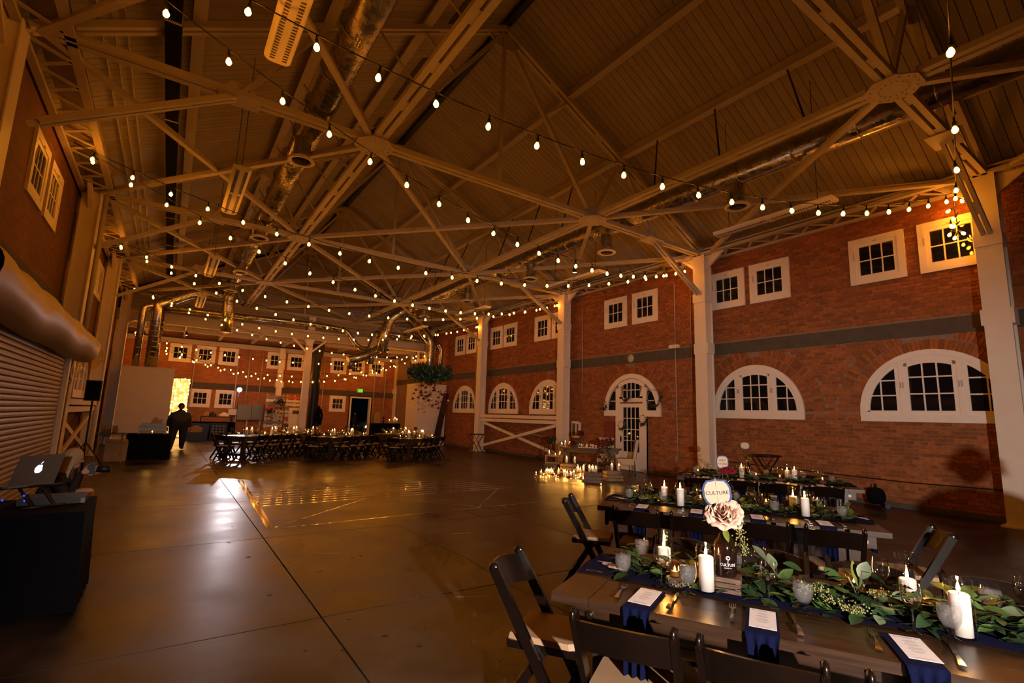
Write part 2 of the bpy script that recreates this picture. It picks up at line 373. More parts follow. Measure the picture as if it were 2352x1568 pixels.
def side_fn(side):
    if side == 'R': return lambda a, b, d: (-d, a, b)
    if side == 'L': return lambda a, b, d: (d, -a, b)
    return lambda a, b, d: (a, -d, b)
def base_at(side, u, z):
    return {'R': (XR, u, z), 'L': (XL, u, z), 'B': (u, YB, z)}[side]
def win_empty(side, u, z, kind='window'):
    wn[0] += 1
    o = bpy.data.objects.new('%s_%d' % (kind, wn[0]), None); COL.objects.link(o); o.location = base_at(side, u, z); o['kind'] = 'structure'
    return o
def rect(x0, x1, z0, z1): return [(x0, z0), (x1, z0), (x1, z1), (x0, z1)]
_sq = {}
def square_window(side, u, z, w=1.08, h=1.09, glass='night_glass'):
    """outer size w x h, base at height z"""
    root = win_empty(side, u, z); key = (side, w, h, glass)
    if key not in _sq:
        fn = side_fn(side); M = {}
        mb = MB().ring(rect(-w/2, w/2, 0, h), rect(-w/2+.13, w/2-.13, .13, h-.13), fn, -.015, .045); M['frame'] = (mb, 'trim_paint')
        mb = MB().ring(rect(-w/2+.13, w/2-.13, .13, h-.13), rect(-w/2+.205, w/2-.205, .205, h-.205), fn, -.01, .03); M['sash'] = (mb, 'trim_paint')
        gw, gh = w-.41, h-.41; mb = MB()
        for k in (1, 2): mb.prism(rect(-gw/2+gw*k/3-.013, -gw/2+gw*k/3+.013, .205, h-.205), fn, -.005, .022)
        mb.prism(rect(-gw/2, gw/2, h/2-.013, h/2+.013), fn, -.0045, .0208); M['muntin_grid'] = (mb, 'trim_paint')
        mb = MB().prism(rect(-.04, .04, h-.125, h-.105), fn, .03, .06).prism(rect(w/2-.12, w/2-.10, h*.55, h*.7), fn, .04, .06); M['latch'] = (mb, 'steel_paint')
        ms = {}
        for n, (mb, m) in M.items(): ms[n] = mb.mesh(n); ms[n].materials.append(MATS[m])
        mb = MB().prism(rect(-gw/6+.012, gw/6-.012, -gh/4+.012, gh/4-.012), fn, .004, .009); pm = mb.mesh('pane'); pm.materials.append(MATS[glass])
        offs = [fn(-gw/2+gw*(k+.5)/3, .205+gh*(r+.5)/2, 0) for k in range(3) for r in range(2)]
        _sq[key] = (ms, pm, offs)
    ms, pm, offs = _sq[key]
    for n, me in ms.items(): obj(n, me, None, root)
    for o in offs: obj('pane', pm, None, root, loc=o)
    return root
def arch_outline(hw, b0, s, r, n=28):
    pts = [(r, b0)]
    pts += [(r*math.cos(PI*k/n), s+r*math.sin(PI*k/n)) for k in range(n+1)]
    return pts+[(-r, b0)]
_ar = {}
def arch_window(side, u, hw=1.24, panes=True):
    root = win_empty(side, u, ARC_Z); key = (side, hw)
    if key not in _ar:
        fn = side_fn(side); k = hw/1.24; M = {}; s = ARC_S*k; ri = hw-.17*k; b0 = .225*k
        M['frame'] = (MB().ring(arch_outline(hw, 0, s, hw), arch_outline(hw, b0-.08*k, s, ri+.06*k), fn, -.015, .05), 'trim_paint')
        mb = MB()
        for sg in (-1, 1):
            mb.prism(rect(sg*.46*k-.045*k, sg*.46*k+.045*k, .1*k, s+math.sqrt(max(0, ri*ri-.21*k*k))), fn, -.01, .0485)
        M['mullion'] = (mb, 'trim_paint')
        mb = MB().ring(arch_outline(hw, b0-.08*k, s, ri+.065*k), arch_outline(hw, b0, s, ri-.01*k), fn, -.01, .035)
        for a0, a1 in ((-.415, -.345), (.345, .415), (-.575, -.505), (.505, .575)):
            mb.prism(rect(a0*k, a1*k, b0-.05, s+math.sqrt(ri*ri-.3*k*k)), fn, -.01, .0338)
        tp = [(x*.36*k/8, s+math.sqrt((ri-.10*k)**2-(x*.36*k/8)**2)) for x in range(-8, 9)]
        mb.prism(tp+[(p[0], p[1]+.12*k) for p in tp[::-1]], fn, -.008, .033)
        M['sash'] = (mb, 'trim_paint')
        mb = MB(); cells = []
        cz = [b0, b0+.335*k, b0+.67*k, b0+1.02*k]; cx = [-.345*k, -.115*k, .115*k, .345*k]
        for x in cx[1:3]: mb.prism(rect(x-.014, x+.014, b0, cz[3]), fn, -.004, .022)
        for z_ in cz[1:3]: mb.prism(rect(cx[0], cx[3], z_-.014, z_+.014), fn, -.0035, .0208)
        for i in range(3):
            for j in range(3): cells.append((cx[i], cx[i+1], cz[j], cz[j+1], ri-.08*k))
        for sg in (-1, 1):
            sx = [.575*k, .835*k, 1.09*k]
            mb.prism(rect(min(sg*sx[1]-.014, sg*sx[1]+.014), sg*sx[1]+.014 if sg > 0 else sg*sx[1]+.014, b0, s+math.sqrt(ri*ri-sx[1]**2)), fn, -.004, .022)
            for z_ in (b0+.31*k, b0+.62*k):
                xe = math.sqrt(max(.01, ri*ri-(z_-s)**2)); mb.prism(rect(min(sg*sx[0], sg*xe), max(sg*sx[0], sg*xe), z_-.014, z_+.014), fn, -.0035, .0208)
            zz = [b0, b0+.31*k, b0+.62*k, b0+.95*k]
            for i in range(2):
                for j in range(3): cells.append((min(sg*sx[i], sg*sx[i+1]), max(sg*sx[i], sg*sx[i+1]), zz[j], zz[j+1], ri-.005))
        M['muntin_grid'] = (mb, 'trim_paint')
        mb = MB()
        for a in (-.48, -.44, .44, .48): mb.prism(rect(a*k-.01, a*k+.01, .68*k, .80*k), fn, .03, .065)
        M['latch'] = (mb, 'steel_paint')
        ms = {}
        for n, (mb, m) in M.items(): ms[n] = mb.mesh(n); ms[n].materials.append(MATS[m])
        pm = []
        for x0, x1, z0, z1, r in cells:
            po = clip_disc(rect(x0, x1, z0, z1), 0, s, r)
            if len(po) >= 3:
                me = MB().prism(po, fn, .003, .008).mesh('pane'); me.materials.append(MATS['night_glass']); pm.append(me)
        bk = MB().prism(arch_outline(hw, .05, s, ri+.02), fn, -.012, .001).mesh('backing'); bk.materials.append(MATS['night_glass'])
        _ar[key] = (ms, pm, bk)
    ms, pm, bk = _ar[key]
    for n, me in ms.items(): obj(n, me, None, root)
    for me in pm: obj('pane', me, None, root)
    return root
for u in ARCH_R: arch_window('R', u, HWA.get(u, 1.24))
for u in UP_R: square_window('R', u, 4.93)
for u in (16.14, 19.5, 23.2): arch_window('L', u)
for u in (11.0, 12.3, 15.4, 16.6, 19.05, 20.25, 22.7, 23.95): square_window('L', u, 4.93)
for px0, px1 in ((389.6, 439.5), (446, 498), (502, 552), (616, 657), (661, 704), (764, 797), (805, 840), (850, 884)):
    a = at((px0+px1)/2, 810, 1, YB); square_window('B', a.x, 4.13, 1.03, 1.02)
for px0, px1 in ((436, 482), (494, 541), (758, 794)):
    a = at((px0+px1)/2, 915, 1, YB); square_window('B', a.x, 1.65, 1.03, 1.03, 'sky_glass')
# bricks of the right wall, one by one where they can be told apart
def in_opening(y, z):
    for u in ARCH_R:
        hw = HWA.get(u, 1.24)-.06
        if abs(y-u) < hw and (1.85 < z < ARC_Z+ARC_S or (z >= ARC_Z+ARC_S and math.hypot(y-u, z-ARC_Z-ARC_S) < hw)): return True
    if math.hypot(y-DOORY, z-2.0) < 1.15 and z > 1.85: return True
    if abs(y-DOORY) < .62 and z < 2.1: return True
    for u in UP_R:
        if abs(y-u) < .46 and 5.0 < z < 5.95: return True
    return False
def ring_of(y, z):
    for u in ARCH_R+[DOORY]:
        hw = HWA.get(u, 1.24); r = math.hypot(y-u, z-ARC_Z-ARC_S)
        if z > ARC_Z+ARC_S-.05 and hw-.1 < r < hw+.46: return True
    return False
BX, BH, BJ = .235, .078, .011
one = MB(); hx, hz = (BX-BJ)/2, (BH-BJ)/2
bv = lambda y, z, hy, hz, rot=0: [(XR+dx, y+cy_*math.cos(rot)-cz_*math.sin(rot), z+cy_*math.sin(rot)+cz_*math.cos(rot)) for dx in (0, .02) for cy_, cz_ in ((-hy, -hz), (hy, -hz), (hy, hz), (-hy, hz))]
BF = [(0, 3, 2, 1), (0, 1, 5, 4), (1, 2, 6, 5), (2, 3, 7, 6), (3, 0, 4, 7)]
me1 = MB().add([(p[0]-XR, p[1], p[2]) for p in bv(0, 0, hx, hz)], BF).mesh('brick'); me1.materials.append(MATS['brick'])
cand = []; far = MB()
row = 0; z = BH/2
while z < 6.72:
    hd = row % 6 == 5                                  # a header course every sixth row
    stepb = BX/2 if hd else BX; y = 0.9+(0 if row % 2 else BX/2)
    while y < 27.0:
        if not in_opening(y, z) and not ring_of(y, z) and not 3.57 < z < 3.96:
            if hd or y > 9.2: far.add(bv(y, z, (stepb-BJ)/2, hz), BF)
            else: cand.append((y, z))
        y += stepb
    z += BH; row += 1
for u in ARCH_R+[DOORY]:
    hw = HWA.get(u, 1.24)
    for r0 in (hw+.015, hw+.25):
        nb = int(PI*(r0+.11)/BH)
        for k in range(nb):
            a = PI*(k+.5)/nb; r = r0+.1
            yy, zz = u+r*math.cos(a), ARC_Z+ARC_S+r*math.sin(a)
            if zz < 3.58 and yy < 27: far.add([(p[0]-.0025-.001*(k % 2)-.002*(r0 > hw+.1), p[1], p[2]) for p in bv(yy, zz, .105, hz, a)], BF)
def proj(p):
    d = Vector(p)-CAMP; zc = d.dot(FWD); return 1176+FPX*d.dot(RGT)/zc, 784-FPX*d.dot(UPV)/zc, zc
def seen_rank(c):
    x, y, zc = proj((XR, c[0], c[1])); return zc if (0 < x < 2352 and 560 < y < 1130 and not (2235 < x < 2310 and y > 900)) else 1e3
cand.sort(key=seen_rank)
for y, z in cand[:300]: obj('brick', me1, None, wr, loc=(XR, y, z))
for y, z in cand[300:]: far.add(bv(y, z, hx, hz), BF)
obj('brickwork', far, 'brick', wr, kind='stuff')
obj('base_course', MB().bb((XR-.03, .9, 0), (XR+.02, 27, .10)), 'band', wr)

# glazed door under an arch
dr = bpy.data.objects.new('door_1', None); COL.objects.link(dr); dr.location = (XR, DOORY, 0); dr['kind'] = 'structure'
fn = side_fn('R')
out = [(.68, 0), (.68, 1.8), (1.24, 1.8)]+[(1.24*math.cos(PI*k/28), 2.0+1.24*math.sin(PI*k/28)) for k in range(29)]+[(-1.24, 1.8), (-.68, 1.8), (-.68, 0)]
inn = [(.55, 0), (.55, 1.8), (.62, 1.93)]+[(1.08*math.cos(PI*k/28) if abs(math.cos(PI*k/28)) > 1 else 1.08*math.cos(PI*k/28), 2.0+1.08*math.sin(PI*k/28)) for k in range(29)]+[(-.62, 1.93), (-.55, 1.8), (-.55, 0)]
obj('frame', MB().ring(out, inn, fn, -.02, .06).prism(rect(-.68, -.52, 0, 2.75), fn, -.02, .0575).prism(rect(.52, .68, 0, 2.75), fn, -.02, .0575).prism(rect(-1.05, -.62, 1.85, 2.0), fn, -.02, .05).prism(rect(.62, 1.05, 1.85, 2.0), fn, -.02, .05), 'trim_paint', dr)
lf = obj('door_leaf', MB().ring(rect(-.53, .53, .02, 2.22), rect(-.36, .36, .62, 2.10), fn, -.01, .045).prism(rect(-.37, .37, .30, .315), fn, .04, .05).prism(rect(-.37, .37, .5, .515), fn, .04, .05), 'trim_paint', dr)
obj('handle', MB().tube([(-.045, .45, 1.02), (-.09, .45, 1.02), (-.09, .36, 1.0)], .012, 6).bb((-.045, .42, .93), (-.055, .48, 1.12)), 'black_metal', lf)
tr = obj('transom', MB().ring(rect(-.53, .53, 2.28, 2.46), rect(-.37, .37, 2.40, 2.46), fn, -.01, .04).ring([(-.53, 2.4), (.53, 2.4)]+[(1.06*math.cos(PI*k/28), 2.0+1.06*math.sin(PI*k/28)) for k in range(9, 20)], [(-.37, 2.41), (.37, 2.41)]+[(.94*math.cos(PI*k/28)*.98, 1.99+.94*math.sin(PI*k/28)) for k in range(9, 20)], fn, -.01, .04), 'trim_paint', dr)
mg = MB()
for k in (1, 2, 3): mg.prism(rect(-.36+.18*k-.013, -.36+.18*k+.013, .62, 2.10), fn, 0, .035)
for k in (1, 2, 3): mg.prism(rect(-.36, .36, .62+.37*k-.013, .62+.37*k+.013), fn, 0, .0335)
obj('muntin_grid', mg, 'trim_paint', lf)
mg = MB()
for k in (1, 2, 3): mg.prism(rect(-.36+.18*k-.013, -.36+.18*k+.013, 2.4, 2.95), fn, 0, .03)
mg.prism(rect(-.36, .36, 2.67, 2.70), fn, 0, .0285)
for sg in (-1, 1): mg.prism(rect(min(sg*.62, sg*.95), max(sg*.62, sg*.95), 2.30, 2.33), fn, 0, .03)
obj('muntin_grid', mg, 'trim_paint', dr)
for i in range(4):
    for j in range(4): obj('pane', MB().prism(rect(-.36+.18*i+.014, -.36+.18*(i+1)-.014, .62+.37*j+.014, .62+.37*(j+1)-.014), fn, .003, .012), 'night_glass', lf)
    for j in range(2):
        po = clip_disc(rect(-.36+.18*i+.014, -.36+.18*(i+1)-.014, 2.4+.29*j, 2.4+.29*(j+1)), 0, 2.0, .94)
        if po: obj('pane', MB().prism(po, fn, .003, .01), 'night_glass', dr)
for sg in (-1, 1):
    for j in range(2):
        po = clip_disc(rect(min(sg*.66, sg*1.05), max(sg*.66, sg*1.05), 2.0+.32*j, 2.0+.32*(j+1)), 0, 2.0, 1.06)
        if po: obj('pane', MB().prism(po, fn, .003, .01), 'night_glass', dr)
# open doorway in the back wall
dw = bpy.data.objects.new('door_2', None); COL.objects.link(dw); dw.location = ((DOOR_X0+DOOR_X1)/2, YB, 0); dw['kind'] = 'structure'
w2 = (DOOR_X1-DOOR_X0)/2
mb = MB(); f2 = side_fn('B')
mb.prism(rect(-w2-.06, -w2+.04, 0, DOOR_Z+.06), f2, -.28, .03).prism(rect(w2-.04, w2+.06, 0, DOOR_Z+.06), f2, -.28, .03).prism(rect(-w2+.04, w2-.04, DOOR_Z-.04, DOOR_Z+.06), f2, -.28, .03)
obj('frame', mb, 'trim_paint', dw)
obj('dark_surround', MB().prism(rect(-w2-.13, -w2-.06, 0, DOOR_Z+.13), f2, 0, .02).prism(rect(w2+.06, w2+.13, 0, DOOR_Z+.13), f2, 0, .02).prism(rect(-w2-.06, w2+.06, DOOR_Z+.06, DOOR_Z+.13), f2, 0, .02), 'black_metal', dw)
# ---------------------------------------------------------------- roof planks
ce = obj('ceiling', MB().add([(XL-.3, YF, ZD(XL-.3)+.05), (XC, YF, ZD(XC)+.05), (XC, YB, ZD(XC)+.05), (XL-.3, YB, ZD(XL-.3)+.05), (XR+.3, YF, ZD(XR+.3)+.05), (XR+.3, YB, ZD(XR+.3)+.05)], [(0, 1, 2, 3), (1, 4, 5, 2)]), 'joint', kind='structure')
PW = 0.165
def plank_mb(sgn):
    x0, x1 = XC+sgn*.06, (XR+.25 if sgn > 0 else XL-.25); w = PW/2-.005
    return MB().add([(x, s*w, ZD(x)+dz) for x in (x0, x1) for s in (-1, 1) for dz in (0, .025)], [(0, 2, 6, 4), (0, 1, 3, 2), (4, 6, 7, 5), (0, 4, 5, 1), (2, 3, 7, 6)])
pms = {}
for sg in (-1, 1): pms[sg] = plank_mb(sg).mesh('plank'); pms[sg].materials.append(MATS['plank_paint'])
rest = {-1: MB(), 1: MB()}; n = 0; y = 0.6; k = 0
while y < YG+.1:
    for sg in (-1, 1):
        if n < 300: obj('plank', pms[sg], None, ce, loc=(0, y, 0)); n += 1
        else:
            q = plank_mb(sg); rest[sg].add([(a, b+y, c) for a, b, c in q.v], q.f)
    y += PW
y = 0.6-PW
while y > YF:
    for sg in (-1, 1):
        q = plank_mb(sg); rest[sg].add([(a, b+y, c) for a, b, c in q.v], q.f)
    y -= PW
for sg in (-1, 1): obj('planking', rest[sg], 'plank_paint', ce, kind='stuff')
# dark louvre panels high on the left slope
for k in range(9):
    y = 1.2+k*2.9; mb = MB()
    xa, xb = XC-1.35, XC-.75
    mb.add([(x, yy, ZD(x)-.004-d) for d in (0, .02) for x, yy in ((xa, y), (xb, y), (xb, y+1.9), (xa, y+1.9))], [(0, 1, 2, 3), (4, 7, 6, 5), (0, 4, 5, 1), (1, 5, 6, 2), (2, 6, 7, 3), (3, 7, 4, 0)])
    obj('louvre_panel', mb, 'slot_dark', ce)
obj('ridge_slot', MB().bb((XC-.07, YF, ZD(XC)-.20), (XC+.07, YG, ZD(XC)-.03)), 'black_metal', ce)

# ---------------------------------------------------------------- steel
def double_bar(mb, p, q, w=.085, gap=.05, h=.10, bat=1.25):
    p, q = Vector(p), Vector(q); d = (q-p).normalized(); s = d.cross(Vector((0, 0, 1)))
    s = s.normalized() if s.length > .01 else Vector((1, 0, 0))
    for sg in (-1, 1): mb.beam(p+s*sg*(w+gap)/2, q+s*sg*(w+gap)/2, w, h)
    L_ = (q-p).length; n = max(2, int(L_/bat))
    for k in range(n+1):
        c = p+d*(L_*k/n); a = c-d*.13; b = c+d*.13
        mb.beam(a, b, gap+.02, h*.8)
    return mb
PX, QX = XC+2.75, XC-2.75
for i, Y in enumerate(BAYS):
    t = thing('roof_truss', '%s roof truss of pale painted steel counted from the back gable' % ORD[len(BAYS)-1-i], 'roof truss', (0, Y, 0), group='steel roof trusses')
    obj('bottom_chord', double_bar(MB(), (XL+.35, 0, ZB), (XR-.35, 0, ZB)), 'steel_paint', t)
    for sg, xe in ((-1, XL+.2), (1, XR-.2)):
        obj('top_chord', double_bar(MB(), (xe, 0, ZT(xe)-.03), (XC, 0, ZR-.03), .08, .05, .10, 1.6), 'steel_paint', t)
        xp = XC+sg*2.75; x2 = XC+sg*3.75; xk = XC+sg*4.95; x1 = XC+sg*1.9
        obj('web', MB().beam((XC, 0, ZR-.1), (xp, 0, ZB), .10, .08), 'steel_paint', t)
        obj('web', MB().beam((x2, .04, ZT(x2)-.05), (xp, .04, ZB), .09, .07), 'steel_paint', t)
        obj('web', MB().beam((x2, -.04, ZT(x2)-.05), (xk, -.04, ZB), .09, .07), 'steel_paint', t)
        obj('web', MB().beam((x1, .05, ZT(x1)-.05), (XC+sg*1.15, .05, ZR-.1-(ZR-.1-ZB)*1.15/2.75), .07, .06), 'steel_paint', t)
        xw = XR-.45 if sg > 0 else XL+.45
        obj('knee_brace', double_bar(MB(), (xk, 0, ZB), (xw, 0, 5.25), .06, .04, .08, .8), 'steel_paint', t)
        gp = MB(); oc = [(xp+.36*math.cos(PI*k/4+PI/8), .36*math.sin(PI*k/4+PI/8)) for k in range(8)]
        gp.prism(oc, lambda a, b, d: (a, b, d), ZB-.075, ZB-.055)
        gu = obj('gusset_plate', gp, 'steel_paint', t)
        rv = MB()
        for k in range(16):
            for rr in (.18, .28): rv.ball((xp+rr*math.cos(k*PI/8+.15), rr*math.sin(k*PI/8+.15), ZB-.076), .014, 5, 3)
        obj('rivet', rv, 'steel_paint', gu, kind='stuff')
        obj('gusset_plate', MB().prism([(xp-.3, ZB-.06), (xp+.3, ZB-.06), (xp+sg*.32, ZB+.2), (xp, ZB+.32), (xp-sg*.3, ZB+.14)], lambda a, b, d: (a, d, b), -.015, .015), 'steel_paint', t)
        obj('gusset_plate', MB().prism([(xk-.3, ZB-.02), (xk+.3, ZB-.02), (xk+.15, ZB+.22), (xk-.15, ZB+.22)], lambda a, b, d: (a, d, b), -.015, .015).prism([(xk-.3, -.2), (xk+.3, -.2), (xk+.3, .2), (xk-.3, .2)], lambda a, b, d: (a, b, d), ZB-.07, ZB-.055), 'steel_paint', t)
        obj('gusset_plate', MB().prism([(x2-.25, ZT(x2-.25)-.12), (x2+.25, ZT(x2+.25)-.12), (x2-sg*.1, ZT(x2)-.42)], lambda a, b, d: (a, d, b), -.014, .014), 'steel_paint', t)
    obj('ridge_post', MB().beam((XC, 0, ZR-.05), (XC, 0, ZB), .075, .075), 'steel_paint', t)
    obj('gusset_plate', MB().prism([(XC-.45, ZR-.28), (XC+.45, ZR-.28), (XC+.2, ZR-.5), (XC-.2, ZR-.5)], lambda a, b, d: (a, d, b), -.014, .014), 'steel_paint', t)
nb = 0
for i in range(len(BAYS)-1):
    a, b = BAYS[i], BAYS[i+1]; zz = ZB-.02
    nm = ['overhead at the camera', 'over the near tables', 'over the bare floor', 'over the cross-braced bay', 'before the back gable'][i]
    for j, (x0, x1, w) in enumerate([(XL+.3, QX, 'on the left side'), (QX, PX, 'between the long struts'), (PX, XR-.3, 'on the right side')]):
        if j == 1 and i < 2: continue
        for k, (ya, yb) in enumerate(((a, b), (b, a))):
            obj('roof_brace', MB().beam((x0, ya, zz-.02*k), (x1, yb, zz-.02*k), .10, .05).beam((x0, ya, zz+.05-.02*k), (x1, yb, zz+.05-.02*k), .03, .09), 'steel_paint', None,
                label='pale %s diagonal brace %s %s' % ('lower' if k else 'upper', w, nm), cat='roof brace', group='diagonal roof braces')
    nb += 1
for sg, nm in ((-1, 'left'), (1, 'right')):
    x = XC+sg*2.75
    t = thing('roof_strut', 'long slotted steel strut running down the %s side under the roof' % nm, 'roof strut', (x, YF, ZB))
    for i in range(len(BAYS)-1):
        obj('strut_bar', double_bar(MB(), (0, BAYS[i]-YF+.3, 0), (0, BAYS[i+1]-YF-.3, 0), .10, .05, .09, 1.1), 'steel_paint', t)
    x2 = XC+sg*3.75
    for i in range(len(BAYS)-1):
        for k in range(1, 4):
            y = BAYS[i]+k*1.55-YF; obj('hanger_rod', MB().tube([(x2-x, y+.35, ZT(x2)-ZB), (0, y-.35, .03)], .018, 6), 'black_metal' if sg > 0 else 'steel_paint', t)
for dx, nm in ((-5.6, 'lowest on the left slope'), (-3.75, 'in the middle of the left slope'), (-1.9, 'highest on the left slope'), (1.9, 'highest on the right slope'), (3.75, 'in the middle of the right slope'), (5.6, 'lowest on the right slope')):
    x = XC+dx
    obj('purlin', MB().bb((x-.05, YF, ZT(x)+.02), (x+.05, YG, ZD(x)+.005)).bb((x-.09, YF, ZT(x)-.01), (x+.09, YG, ZT(x)+.02)), 'steel_paint', ce)
# columns along the walls
for sg, nm in ((1, 'right'), (-1, 'left')):
    for i, Y in enumerate(BAYS):
        if Y < 0: continue
        xc = XR-.42 if sg > 0 else XL+(.26 if Y > 9 else .0)
        where = {2.3: 'at the right edge of the view' if sg > 0 else 'before the roll-up shutter', 8.5: 'between arched window and glazed door' if sg > 0 else 'beside the roll-up shutter', 14.7: 'between glazed door and cross-braced bay' if sg > 0 else 'behind the shutter hood', 20.9: 'at the far end of the cross-braced bay' if sg > 0 else 'beside the tall black loudspeaker', 27.1: 'at the back gable beam'}[Y]
        if sg < 0 and Y < 8: continue
        t = thing('steel_column', 'pale steel column on the %s wall %s' % (nm, where), 'column', (xc, Y, 0))
        obj('shaft', MB().bb((-.15, -.15, .03), (.15, .15, ZB-.05)), 'column_paint', t)
        for s2 in (-1, 1): obj('flange', MB().bb((s2*.151, -.19, .03), (s2*.17, .19, ZB-.05)), 'column_paint', t)
        obj('base_plate', MB().bb((-.24, -.26, 0), (.24, .26, .03)), 'column_paint', t)
        if sg > 0: obj('splice_plate', MB().bb((-.16, -.23, 3.6), (.16, .23, 3.9)), 'column_paint', t)
        if sg > 0: obj('bracket', MB().bb((-.2, -.2, 5.1), (.2, .2, 5.35)), 'column_paint', t)
        for s2 in (-1, 1):
            obj('strut_brace', MB().beam((0, s2*.1, 6.1), (0, s2*.75, ZB+.05), .08, .08).prism([(s2*.1, 6.05), (s2*.1, ZB), (s2*.6, ZB)], lambda a, b, d: (d, a, b), -.02, .02), 'column_paint', t)
# lattice girders along the eaves
tn = [4]
for sg in (1, -1):
    xi = XR-.05 if sg > 0 else XL+.05
    r = bpy.data.objects.new('trim_%d' % tn[0], None); COL.objects.link(r); r['kind'] = 'structure'; r.location = (xi, 0, 0); tn[0] += 1
    xo = -sg*.62
    obj('flange', MB().bb((0, YF, 6.44), (-sg*.10, YG, 6.50)).bb((-sg*.50, YF, 6.50), (-sg*.62, YG, 6.56)), 'steel_paint', r)
    obj('eave_board', MB().add([(0, YF, 6.74), (xo, YF, 6.60), (xo, YG, 6.60), (0, YG, 6.74), (0, YF, 6.78), (xo, YF, 6.64), (xo, YG, 6.64), (0, YG, 6.78)], [(0, 1, 2, 3), (4, 7, 6, 5), (0, 4, 5, 1), (1, 5, 6, 2), (2, 6, 7, 3)]), 'steel_paint', r)
    obj('flange', MB().bb((0, YF, 6.80), (-sg*.08, YG, 6.84)), 'steel_paint', r)
    mb = MB(); y = 0.4; k = 0
    while y < YG-.4:
        a, b = (0, .45) if k % 2 else (.45, 0)
        mb.beam((-sg*(.06+a), y, 6.50), (-sg*(.06+b), y+.36, 6.50), .07, .012); y += .36; k += 1
    obj('lattice', mb, 'steel_paint', r)
# pipes along the left eave
for k in range(3):
    obj('conduit', MB().tube([(XL+.85+.14*k, YF+.2, ZD(XL+.9+.14*k)-.10), (XL+.85+.14*k, YG-.1, ZD(XL+.9+.14*k)-.10)], .018, 6), 'steel_paint', label='%s thin pipe along the roof above the left wall' % ['outermost', 'middle', 'innermost'][k], cat='pipe', group='pipes above the left wall')
# black duct rail hung under the left slope
t = thing('black_rail', 'black square rail hung lengthwise under the left roof slope', 'rail', (-.55, 0, 7.15))
obj('rail_body', MB().bb((-.10, YF, -.1), (.10, 24.8, .10)), 'flat_black', t)
for k in range(8): obj('clamp', MB().bb((-.11, 2+k*3, -.11), (.11, 2.04+k*3, .11)), 'steel_paint', t)
# ---------------------------------------------------------------- back gable and the lower bay behind it
gb = obj('wall_gable', MB().prism([(XL, 5.78), (XR, 5.78), (XR, ZD(XR)), (XC, ZD(XC)), (XL, ZD(XL))], lambda a, b, d: (a, d, b), YG+.12, YG+.2), 'joint', kind='structure')
z = 5.80; k = 0
while z < ZD(XC)-.15:
    hw = min(7.6, (ZD(XC)-z-.19)/SL-.02)
    obj('board', MB().add([(XC-hw, YG+.06, z), (XC+hw, YG+.06, z), (XC+hw-.3, YG+.10, z+.185), (XC-hw+.3, YG+.10, z+.185), (XC-hw, YG+.12, z), (XC+hw, YG+.12, z)], [(0, 1, 2, 3), (0, 4, 5, 1)]), 'plank_paint', gb); z += .19
obj('trim_6', MB().bb((XL, YG-.1, 5.36), (XR, YG+.2, 5.80)).bb((XL, YG-.14, 5.32), (XR, YG+.22, 5.37)), 'steel_paint', kind='structure')
lc = obj('ceiling_low', MB().bb((XL, YG+.2, 5.75), (XR, YB, 5.85)), 'plank_paint', kind='structure')
for k in range(9): obj('rafter', MB().bb((XL+.9+k*1.7-.06, YG+.2, 5.50), (XL+.9+k*1.7+.06, YB, 5.75)), 'steel_paint', lc)
obj('cross_beam', MB().bb((XL, 30.0, 5.42), (XR, 30.16, 5.70)), 'steel_paint', lc)
obj('trim_7', MB().bb((XL, YB-.1, 5.18), (XR, YB, 5.46)), 'steel_paint', kind='structure')
obj('trim_8', MB().bb((XL, YB-.18, 5.44), (XR, YB-.06, 5.50)), 'black_metal', kind='structure')
for px, nm in ((610+28, 'behind the wall of pallets'), (908, 'in the back right corner')):
    a = at(px, 900, 1, YB)
    obj('steel_column', MB().bb((a.x-.15, YB-.34, 0), (a.x+.15, YB, 5.4)).bb((a.x-.22, YB-.4, 3.0), (a.x+.22, YB, 3.35)), 'column_paint', label='flat pale column against the back wall %s' % nm, cat='column')
a = at(700, 900, 1, YG)
t = thing('centre_post', 'pale square post in the middle of the hall holding the back beam', 'column', (a.x, YG, 0))
obj('shaft', MB().bb((-.15, -.15, 0), (.15, .15, 5.32)), 'column_paint', t)
obj('capital', MB().bb((-.2, -.2, 5.2), (.2, .2, 5.32)), 'column_paint', t)
obj('king_post', MB().bb((-.16, -.3, 5.8), (.16, -.12, ZB-.06)), 'column_paint', t)
for s2 in (-1, 1): obj('brace', MB().beam((s2*.15, -.05, 4.7), (s2*.9, -.05, 5.4), .09, .09), 'column_paint', t)
a = at(722, 900, 1, 29.5)
obj('black_pipe', MB().lathe([(.26, 0), (.26, 4.6), (.30, 4.7), (.36, 5.42)], 16, (a.x, 29.5, 0)).lathe([(.275, 2.9), (.275, 2.95)], 16, (a.x, 29.5, 0)), 'black_metal', label='thick black pipe standing just right of the centre post', cat='pipe')
